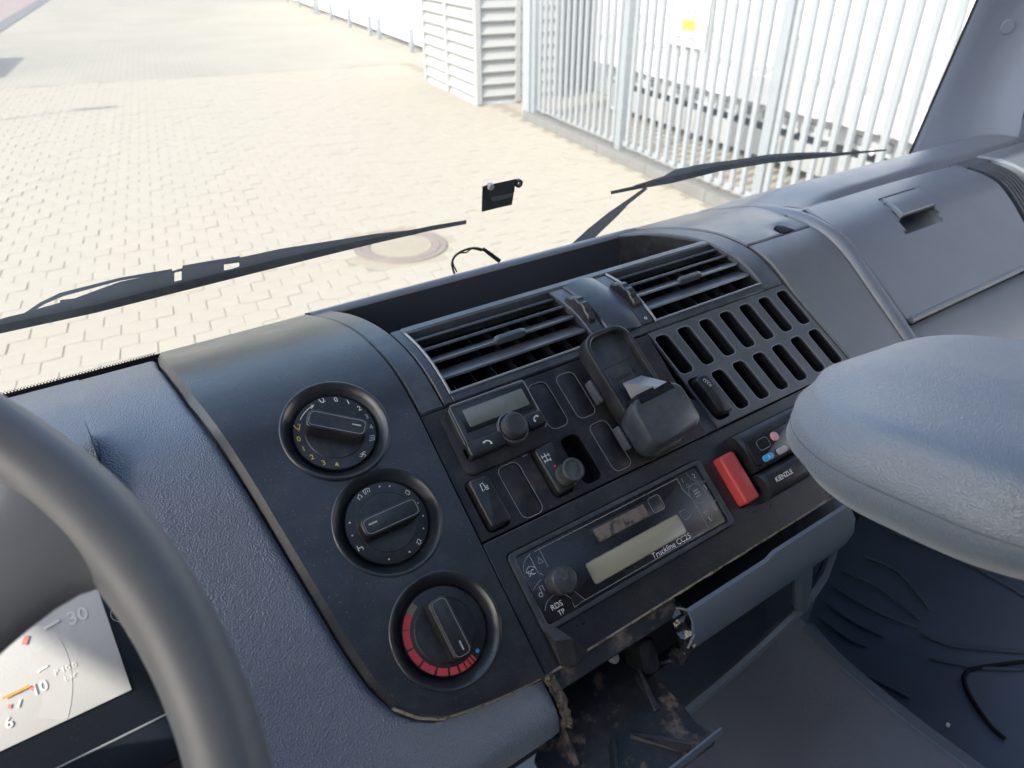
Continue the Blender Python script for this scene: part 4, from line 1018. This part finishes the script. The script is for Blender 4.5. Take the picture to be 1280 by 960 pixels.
obj('dial_print', text('6', .0078, cf, -.0925, .0930, .0012, bold=.02), 'white', ic)
obj('dial_print', text('P 10.0', .0044, cf, -.0620, .1075, .0012), 'white', ic)
obj('dial_print', text('bar', .0044, cf, -.0610, .1025, .0012), 'white', ic)
obj('tick_mark', join(ribbon([(-.0660, .1330), (-.0580, .1345)], .0016, cf, .0012), ribbon([(-.0745, .1120), (-.0690, .1130)], .0012, cf, .0012), ribbon([(-.0870, .0985), (-.0850, .1020)], .0012, cf, .0012)), 'white', ic)
for a_, b_, w_ in (((-.0905, .1000), (-.0898, .1022), .0012), ((-.0765, .1290), (-.0740, .1330), .0024), ((-.0800, .1052), (-.0775, .1054), .0016)):
    obj('red_tick', ribbon([a_, b_], w_, cf, .0013), 'palered', ic)
obj('needle', ribbon([(-.0920, .1062), (-.0790, .1068)], .0013, cf, .0020), 'orange', ic)
for x, s, b in ((-.0275, .1250, ''), (-.0225, .1115, '(!)')):
    l_ = obj('warning_lens', lathe([(0, .0008), (.0050, .0006), (.0056, -.0002), (.006, -.001)], lambda a, b_, c=0.0, x=x, s=s: cf(x + a * 1.1, s + b_, c), 20), 'radio', ic)
    obj('lens_rim', ribbon([(x + a * 1.1, s + b_) for a, b_ in arc(.0056, 0, 360, 20)], .0003, cf, .0004), 'dimwhite', l_)
    if b: obj('lens_symbol', text(b, .0062, cf, x, s, .0010), 'white', l_)
    else: obj('lens_symbol', ribbon([(x - .002, s - .0008), (x + .001, s + .001), (x + .003, s - .0005)], .0012, cf, .0010), 'white', l_)

# ================================================================== STEERING WHEEL
wc = Vector((-.2254, .1907, H - .2350))
wx = Vector((.99701, 0, .07724)); wv = Vector((-.0464, .7995, .59887)); wnn = wx.cross(wv)
sw = thing('steering_wheel', 'dark grey steering wheel with a broad spoke, close in front', 'steering wheel', wc)
def wheelpt(a, r, c): return wc + wx * (r * cos(a)) + wv * (r * sin(a)) + wnn * c
nr, nm_ = 144, 16
def rimf(i, j):
    a = 2 * pi * i / nr; b = 2 * pi * j / nm_; ad = ((math.degrees(a) + 180) % 360) - 180
    rr = .0132 + .0010 * math.exp(-((ad - 16) / 9) ** 2)
    return wheelpt(a, .225 + rr * cos(b), rr * 1.05 * sin(b))
V, Fc = [], []
for j in range(nm_): V += [rimf(i, j) for i in range(nr)]
for j in range(nm_):
    for i in range(nr): Fc.append([j * nr + i, j * nr + (i + 1) % nr, ((j + 1) % nm_) * nr + (i + 1) % nr, ((j + 1) % nm_) * nr + i])
obj('rim', (V, Fc), 'rim', sw, 80)
def spoke(a0, sgn):
    # flared plate from the rim to the hub; edges follow two curves
    def sp_(i, j):
        t = j / 20; r = .222 - .165 * t
        up = a0 + sgn * (.150 * math.exp(-((1 - (1 - t)) * 9)) + .005) + 0
        half = .0138 + .017 * math.exp(-t * .165 / .010) + .022 * t * t
        u = -1 + 2 * i / 14; off = half * u if u < 0 else u * (.0225 + .030 * math.exp(-t * .165 / .012) + .02 * t * t)
        c = .0025 - .018 * min(1, t * 1.1) ** 1.3 + .0085 * sqrt(max(0, 1 - u * u))
        base = wheelpt(a0, r, c); tang = -wx * sin(a0) + wv * cos(a0)
        return base + tang * off
    top = grid(sp_, 15, 21)
    def bo(i, j):
        p = sp_(i, j); u = -1 + 2 * i / 14; return p - wnn * (.012 * sqrt(max(0, 1 - u * u)) + .001)
    return join(top, grid(bo, 15, 21))
for a in (17.2, 232, 308, 162.8):
    obj('spoke', spoke(radians(a), 1), 'rim', sw, 70)
obj('hub', lathe([(0, -.018), (.045, -.019), (.062, -.024), (.070, -.034), (.070, -.055), (.05, -.07)], lambda a, b, c=0.0: wc + wx * a + wv * b + wnn * c, 48), 'rim', sw, 60)
obj('column', tube([wc - wnn * .06, wc - wnn * .30], [.045, .06], 20), 'dark', sw)

# ================================================================== SEAT CUSHION
cu_ = thing('seat_cushion', 'thick grey leather seat cushion with stitched rounded edge beside the console', 'cushion', (.41, .1, H - .27))
QX0, QX1, QY0, QY1 = .295, .524, .001, .205
lev = [(-.372, .05), (-.368, .022), (-.356, .006), (-.342, 0), (-.3275, .0005), (-.3265, .0030), (-.3255, .0005), (-.310, .001), (-.297, .006), (-.286, .016), (-.277, .032), (-.2705, .056), (-.266, .09), (-.263, .13), (-.261, .18), (-.260, .235)]
def cush(i, j):
    z, ins = lev[j]; z = -.265 + (z + .372) * .596; ins = min(.0955 - (.235 - ins) * .02, ins * .46 if ins > .01 else ins); P = rrect(QX1 - QX0 - 2 * ins, QY1 - QY0 - 2 * ins, max(.081 - ins * .25, .004), 12, (QX0 + QX1) / 2, (QY0 + QY1) / 2)
    x, y = P[i]
    z += -.096 * (x - QX0) - .152 * (y - QY1) + .0012 * sin(x * 60 + y * 25) * (1 if j > 7 else 0)
    return Vector((x, y, z + H))
nP = len(rrect(1, 1, .1, 12)); V, Fc = grid(cush, nP, len(lev), True); Fc.append([(len(lev) - 1) * nP + i for i in range(nP)]); Fc.append(list(range(nP)))
obj('leather_cover', (V, Fc), 'cushion', cu_, 70)
st_ = rrect(QX1 - QX0 - .002, QY1 - QY0 - .002, 0.0809, 12, (QX0 + QX1) / 2, (QY0 + QY1) / 2)
obj('seam', tube([Vector((x, y, H - .265 + .0455 * .596 - .096 * (x - QX0) - .152 * (y - QY1))) for x, y in st_], .0009, 6), 'thread', cu_)
obj('support_arm', cbox(.49, .95, .07, .12, -.285, -.262, .006), 'dark', cu_)

# ================================================================== LOWER CENTRE: cavity, ashtray, flap, tunnel, mat
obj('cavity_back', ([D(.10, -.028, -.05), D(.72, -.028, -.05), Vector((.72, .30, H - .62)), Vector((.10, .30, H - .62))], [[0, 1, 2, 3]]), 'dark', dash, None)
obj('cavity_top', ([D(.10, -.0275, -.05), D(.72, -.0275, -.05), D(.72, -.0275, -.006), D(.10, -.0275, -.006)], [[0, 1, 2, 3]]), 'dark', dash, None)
zA = -.470
def ap(u, v, dz=0.0): q = on_z(u, v, zA + dz); return Vector((q.x, q.y, q.z + H))
ash = thing('broken_ashtray_bracket', 'dirty broken black ashtray bracket with ribs hanging below the radio', 'bracket', ap(780, 900))
poly = [(690, 860), (712, 838), (795, 800), (812, 838), (850, 878), (872, 905), (897, 919), (893, 928), (835, 972), (700, 1000), (668, 950)]
top = [ap(*p) for p in poly]; n = len(top)
obj('plate', (top + [p - Vector((0, 0, .004)) for p in top], [list(range(n)), list(range(n, 2 * n))] + [[i, (i + 1) % n, n + (i + 1) % n, n + i] for i in range(n)]), 'dirtyplastic', ash, None)
def rib(p, q, h0, h1, w=.003):
    a, b = ap(*p), ap(*q); d = (b - a).normalized(); s = Vector((-d.y, d.x, 0)) * w
    V = [a - s, a + s, b + s, b - s] + [a - s * .4 + Vector((0, 0, h0)), a + s * .4 + Vector((0, 0, h0)), b + s * .4 + Vector((0, 0, h1)), b - s * .4 + Vector((0, 0, h1))]
    return V, [[0, 1, 2, 3], [4, 5, 6, 7], [0, 1, 5, 4], [1, 2, 6, 5], [2, 3, 7, 6], [3, 0, 4, 7]]
for p, q, h0, h1 in (((797, 846), (822, 888), .010, .001), ((788, 918), (862, 938), .002, .009), ((766, 928), (770, 975), .006, .010), ((698, 905), (722, 958), .008, .002)):
    obj('rib', rib(p, q, h0, h1), 'dirtyplastic', ash, None)
obj('front_lip', rib((900, 916), (835, 968), .006, .006, .002), 'flap', ash, None)
obj('pivot', prism(rrect(.016, .028, .006), frame(ap(800, 815, .012), Vector((1, 0, 0)), Vector((0, .5, 1))), -.01, .012, .003), 'rocker', ash)
obj('screw', lathe([(0, .006), (.003, .0055), (.004, .004), (.004, 0)], frame(ap(765, 822, .006), Vector((1, 0, 0)), Vector((0, .6, .8))), 12), 'greyb', ash)
# crumpled wrapping bits
def crumple(name, label, pts, r, parent_m):
    random.seed(len(name) + int(r * 1e5)); V = []; Fc = []
    P = smoothpath(pts, 5); v, f = tube(P, r, 9)
    v = [p + Vector([random.gauss(0, r * .22) for _ in range(3)]) for p in v]
    o = obj(name, (v, f), parent_m, None, 25); tag(o, label, 'wrapping'); return o
crumple('crumpled_tape', 'crumpled shiny black tape hanging under the radio panel', [D(.300, -.030, -.012), D(.303, -.043, -.008), D(.301, -.058, -.012), D(.292, -.068, -.02)], .0062, 'foil')
crumple('torn_foam', 'torn dirty foam sticking out at the end of the vinyl pad', [D(.1860, -.026, -.002), D(.1885, -.036, -.004), D(.1890, -.050, -.008), D(.1875, -.062, -.012)], .0034, 'foamdirt')

# flap of the open compartment
fl_ = thing('storage_flap', 'open dark grey storage flap with notched edge under the red switch', 'flap', D(.41, -.05, 0))
nF = .012
xa, sa_ = hit(862, 765, nF); xb, sb_ = hit(1064, 635, nF); s_f = (sa_ + sb_) / 2
P0 = D(xa, s_f, nF); base_y, base_z = P0.y, P0.z - H
sec = []
for (u, v) in ((862, 765), (868, 782), (868, 800), (860, 815), (845, 826), (825, 832), (803, 835)):
    q = on_x(u, v, xa); sec.append((q.y, q.z))
def notch(x): 
    t = (x - xa) / (xb - xa)
    return -.0045 if t > .47 else 0.0
th = .0028
def flp(i, j):
    x = xa + (xb - xa) * [0, .2, .44, .475, .7, .9, .97, 1][i]; y, z = sec[min(j, 6)]
    if j == 0: z += -notch(x) * (1 if i > 2 else 0) + (-.006 if i == 7 else 0)
    return Vector((x, y, z + H))
outer = grid(flp, 8, 7)
inner = grid(lambda i, j: flp(i, j) + Vector((0, .0030 if j < 4 else .001, .0028 if j > 2 else .0005)), 8, 7)
edge = ([flp(0, j) for j in range(7)] + [flp(0, j) + Vector((0, .0030 if j < 4 else .001, .0028 if j > 2 else .0005)) for j in range(7)], [[j, j + 1, 8 + j, 7 + j] for j in range(6)])
tope = ([flp(i, 0) for i in range(8)] + [flp(i, 0) + Vector((0, .0030, .0005)) for i in range(8)], [[j, j + 1, 9 + j, 8 + j] for j in range(7)])
obj('flap_shell', join(outer, inner, edge, tope), 'flap', fl_, 35)
obj('end_cap', ([flp(7, j) for j in range(7)] + [Vector((xb + .004, base_y + .05, base_z + .005 + H))], [[0, 1, 2, 3, 4, 5, 6, 7]]), 'flap', fl_, None)
obj('inner_ledge', patch(xa + .050, xa + .118, -.0500, -.0405, -.002, .01, .001, 4, 2), 'slotpanel', fl_)
obj('hinge_arm', tube(smoothpath([D(xa - .002, -.032, -.01), D(xa + .006, -.040, .002), D(xa + .004, -.052, .004), D(xa - .006, -.062, -.004)], 5), .0010, 6), 'slotpanel', fl_)

# tunnel carpet, its trim edge and the rubber mat in the passenger footwell
zT = -.60
def tp(u, v, z=zT): q = on_z(u, v, z); return Vector((q.x, q.y, z + H))
tun = thing('engine_tunnel', 'grey carpeted engine tunnel below the open flap', 'engine tunnel', tp(1000, 900))
edgep = smoothpath([tp(820, 930), tp(855, 892), tp(905, 850), (tp(960, 800)), tp(1003, 757), tp(1028, 722)], 6)
rightp = smoothpath([tp(1010, 782), tp(1042, 818), tp(1090, 860), tp(1150, 908), tp(1260, 990)], 6)
poly3 = [p for p in edgep] + [tp(1000, 772)] + rightp + [tp(1260, 1300), tp(700, 1300), tp(700, 1040)]
n = len(poly3)
obj('carpet', (poly3 + [p - Vector((0, 0, .5)) for p in poly3], [list(range(n))] + [[i, (i + 1) % n, n + (i + 1) % n, n + i] for i in range(n)]), 'carpet', tun, None)
obj('trim_edge', tube([p + Vector((0, 0, .003)) for p in edgep] + [tp(1036, 700) + Vector((0, 0, .01)), tp(1040, 680) + Vector((0, 0, .02))], .0062, 8), 'flap', tun)
obj('side_edge', tube([p + Vector((0, 0, -.004)) for p in rightp], .008, 8), 'mat', tun)
obj('strut', tube([D(.455, -.05, -.02), tp(1000, 760) + Vector((0, 0, .004))], .009, 8), 'flap', tun)
zM = -.72
fm_ = thing('rubber_floor_mat', 'dark ribbed rubber mat in the passenger footwell', 'floor mat', tp(1150, 800, zM))
def mp(i, j):
    u = 960 + 420 * i / 24; v = 600 + 520 * j / 20
    q = on_z(u, v, zM); return Vector((q.x, q.y, zM + H + .012 * sin(q.x * 9) * sin(q.y * 7)))
obj('mat_sheet', grid(mp, 25, 21), 'mat', fm_, 60)
def mz(u, v): q = on_z(u, v, zM); return Vector((q.x, q.y, zM + H + .012 * sin(q.x * 9) * sin(q.y * 7) + .002))
for pts in ([(1050, 716), (1100, 742), (1150, 782)], [(1040, 735), (1090, 765), (1148, 790)], [(1030, 752), (1070, 780), (1105, 797)], [(1025, 770), (1060, 797), (1085, 808)], [(1075, 700), (1120, 722), (1160, 770)], [(1150, 795), (1190, 812), (1280, 822)], [(1160, 825), (1220, 838), (1280, 842)], [(1055, 828), (1100, 850), (1140, 872)], [(1110, 672), (1190, 705), (1290, 760)]):
    obj('rib', tube(smoothpath([mz(*p) for p in pts], 5), [.0006] + [.0022] * (5 * (len(pts) - 1) - 1) + [.0006], 6), 'mat', fm_)
obj('bar', tube(smoothpath([mz(1256, 925) , mz(1235, 905), mz(1210, 868), mz(1205, 846), mz(1225, 838), mz(1300, 830)], 6), .0024, 8), 'dark', fm_)
sc_o = obj('paper_scrap', prism(rrect(.0055, .0035, .001), frame(mz(1184, 908) + Vector((0, 0, .004)), Vector((1, .3, 0)), Vector((0, 1, 0))), 0, .001, .0003), 'white'); tag(sc_o, 'tiny white paper scrap lying on the rubber mat', 'paper scrap')

# ================================================================== WIPERS, SENSOR BRACKET, CABLE
def wsp(u, v, off): q = on_ws(u, v, off); return wp(q)
def strip(top, bot, off0, off1, m, name, parent):
    "lofted bar between an upper and a lower pixel line on the glass plane"
    n = len(top); rows_ = []
    V = [wsp(*p, off0) for p in top] + [wsp(*p, off1) for p in top] + [wsp(*p, off1) for p in bot] + [wsp(*p, off0) for p in bot]
    Fc = []
    for q in range(4):
        for i in range(n - 1): a, b = q * n, ((q + 1) % 4) * n; Fc.append([a + i, a + i + 1, b + i + 1, b + i])
    Fc += [[0, n, 2 * n, 3 * n], [n - 1, 2 * n - 1, 3 * n - 1, 4 * n - 1]]
    return obj(name, (V, Fc), m, parent, 30)
wa = thing('windscreen_wiper', 'long black wiper with two slots resting on the glass before the wheel', 'wiper', wsp(230, 345, .02), 'windscreen wipers')
strip([(-160, 452), (0, 406), (120, 381), (240, 350), (360, 321), (470, 297), (540, 282), (583, 275)], [(-160, 464), (0, 417), (120, 391), (240, 361), (360, 331), (470, 304), (540, 288), (583, 280)], .016, .024, 'blade', 'blade', wa)
# pressed steel carrier with two see-through slots, in four lengths
def car(seg, name='carrier'):
    strip([(u, a) for u, a, b in seg], [(u, b) for u, a, b in seg], .022, .034, 'wiper', name, wa)
car([(-160, 444, 455), (-60, 417, 428), (10, 396, 409), (40, 389, 402)])
car([(40, 388, 402), (90, 374, 391), (150, 352, 377), (218, 338, 361)])
car([(218, 338, 341), (222, 336.5, 340), (227, 335.5, 339)]); car([(218, 352, 361), (222, 351, 360), (227, 350, 359)])
car([(227, 335, 359), (250, 331, 353), (280, 328, 346)])
car([(280, 327, 329), (290, 325, 327), (299, 323, 325)]); car([(280, 338, 346), (290, 336, 344), (299, 333, 341)])
car([(299, 322, 341), (350, 311, 329), (420, 300, 313), (470, 292, 303), (520, 287, 293)])
strip([(25, 395), (50, 378), (75, 366), (150, 347), (215, 336)], [(30, 396), (56, 380), (80, 370), (150, 351), (215, 340)], .034, .042, 'wiper', 'arm', wa)
strip([(228, 332), (262, 326), (300, 320)], [(228, 337), (262, 333), (300, 328)], .034, .044, 'wiper', 'arm_pivot', wa)
strip([(440, 300), (500, 290), (520, 286)], [(440, 305), (500, 294), (520, 289)], .034, .037, 'wiper', 'claw', wa)
strip([(75, 375), (110, 371), (150, 366)], [(75, 378), (110, 375), (150, 369)], .034, .037, 'wiper', 'claw', wa)
wb = thing('windscreen_wiper', 'black wiper parked low on the glass before the picket fence', 'wiper', wsp(900, 215, .02), 'windscreen wipers')
strip([(763, 239), (800, 231), (840, 221), (900, 207), (960, 197), (1030, 192), (1080, 188.5), (1108, 186.5)], [(764, 243), (800, 236), (840, 229), (900, 214), (960, 204), (1030, 197), (1080, 191.5), (1108, 188.5)], .016, .024, 'blade', 'blade', wb)
strip([(792, 232), (830, 220), (845, 211), (900, 203), (960, 193), (1000, 190.5), (1040, 190)], [(794, 237), (830, 227), (850, 222), (900, 211), (960, 202), (1000, 199), (1040, 194)], .022, .034, 'wiper', 'carrier', wb)
strip([(842, 213), (870, 206), (930, 198), (965, 193)], [(842, 216), (870, 209.5), (930, 201), (965, 196)], .034, .042, 'wiper', 'arm_bow', wb)
strip([(700, 318), (735, 286), (760, 266), (782, 251), (806, 234)], [(722, 318), (752, 289), (772, 270), (786, 255), (810, 236)], .030, .040, 'wiper', 'arm', wb)
sb_t = thing('sensor_bracket', 'small black sensor bracket glued to the windscreen between the wipers', 'bracket', wsp(627, 245, 0))
strip([(603, 233), (625, 228), (645, 223.5)], [(602, 265), (622, 260), (640, 256)], -.001, -.004, 'bracket', 'back_plate', sb_t)
strip([(606, 232), (625, 228), (644, 224)], [(612, 247), (628, 243), (643, 240)], -.004, -.010, 'bracket', 'raised_block', sb_t)
strip([(613, 247), (628, 243.5), (641, 240.5)], [(616, 252), (629, 249), (640, 246)], -.004, -.006, 'wiper', 'step', sb_t)
fe = frame(wsp(648, 229, -.004), Vector((1, 0, 0)), Vector((0, -WST, 1)))
obj('eyelet', lathe([(.0022, -.002), (.0022, .002), (.0044, .002), (.0046, 0), (.0044, -.002), (.0022, -.002)], fe, 20), 'bracket', sb_t)
fe2 = frame(wsp(613, 233, -.010), Vector((1, 0, 0)), Vector((0, -WST, 1)))
obj('pin', lathe([(0, -.003), (.003, -.003), (.0038, 0), (.003, .003), (0, .0035)], fe2, 16), 'greyb', sb_t)
cb = thing('loose_cable', 'loose brown cable loop sticking up behind the storage tray', 'cable', Vector((.40, .612, H - .30)))
def cp(u, v): q = on_y(u, v, .612); return wp(q)
obj('cable_loop', tube(smoothpath([cp(568, 342), cp(565, 330), cp(569, 320), cp(580, 313), cp(592, 310), cp(603, 312), cp(612, 318)], 6), .0012, 8), 'wire', cb)
obj('second_strand', tube(smoothpath([cp(571, 340), cp(566, 327), cp(573, 317), cp(583, 315.5), cp(590, 311), cp(602, 313.5)], 6), .0008, 6), 'wire', cb)
obj('tape_end', tube([cp(604, 311), cp(612, 317), cp(624, 326)], [.0017, .0022, .0024], 8), 'wrap', cb)
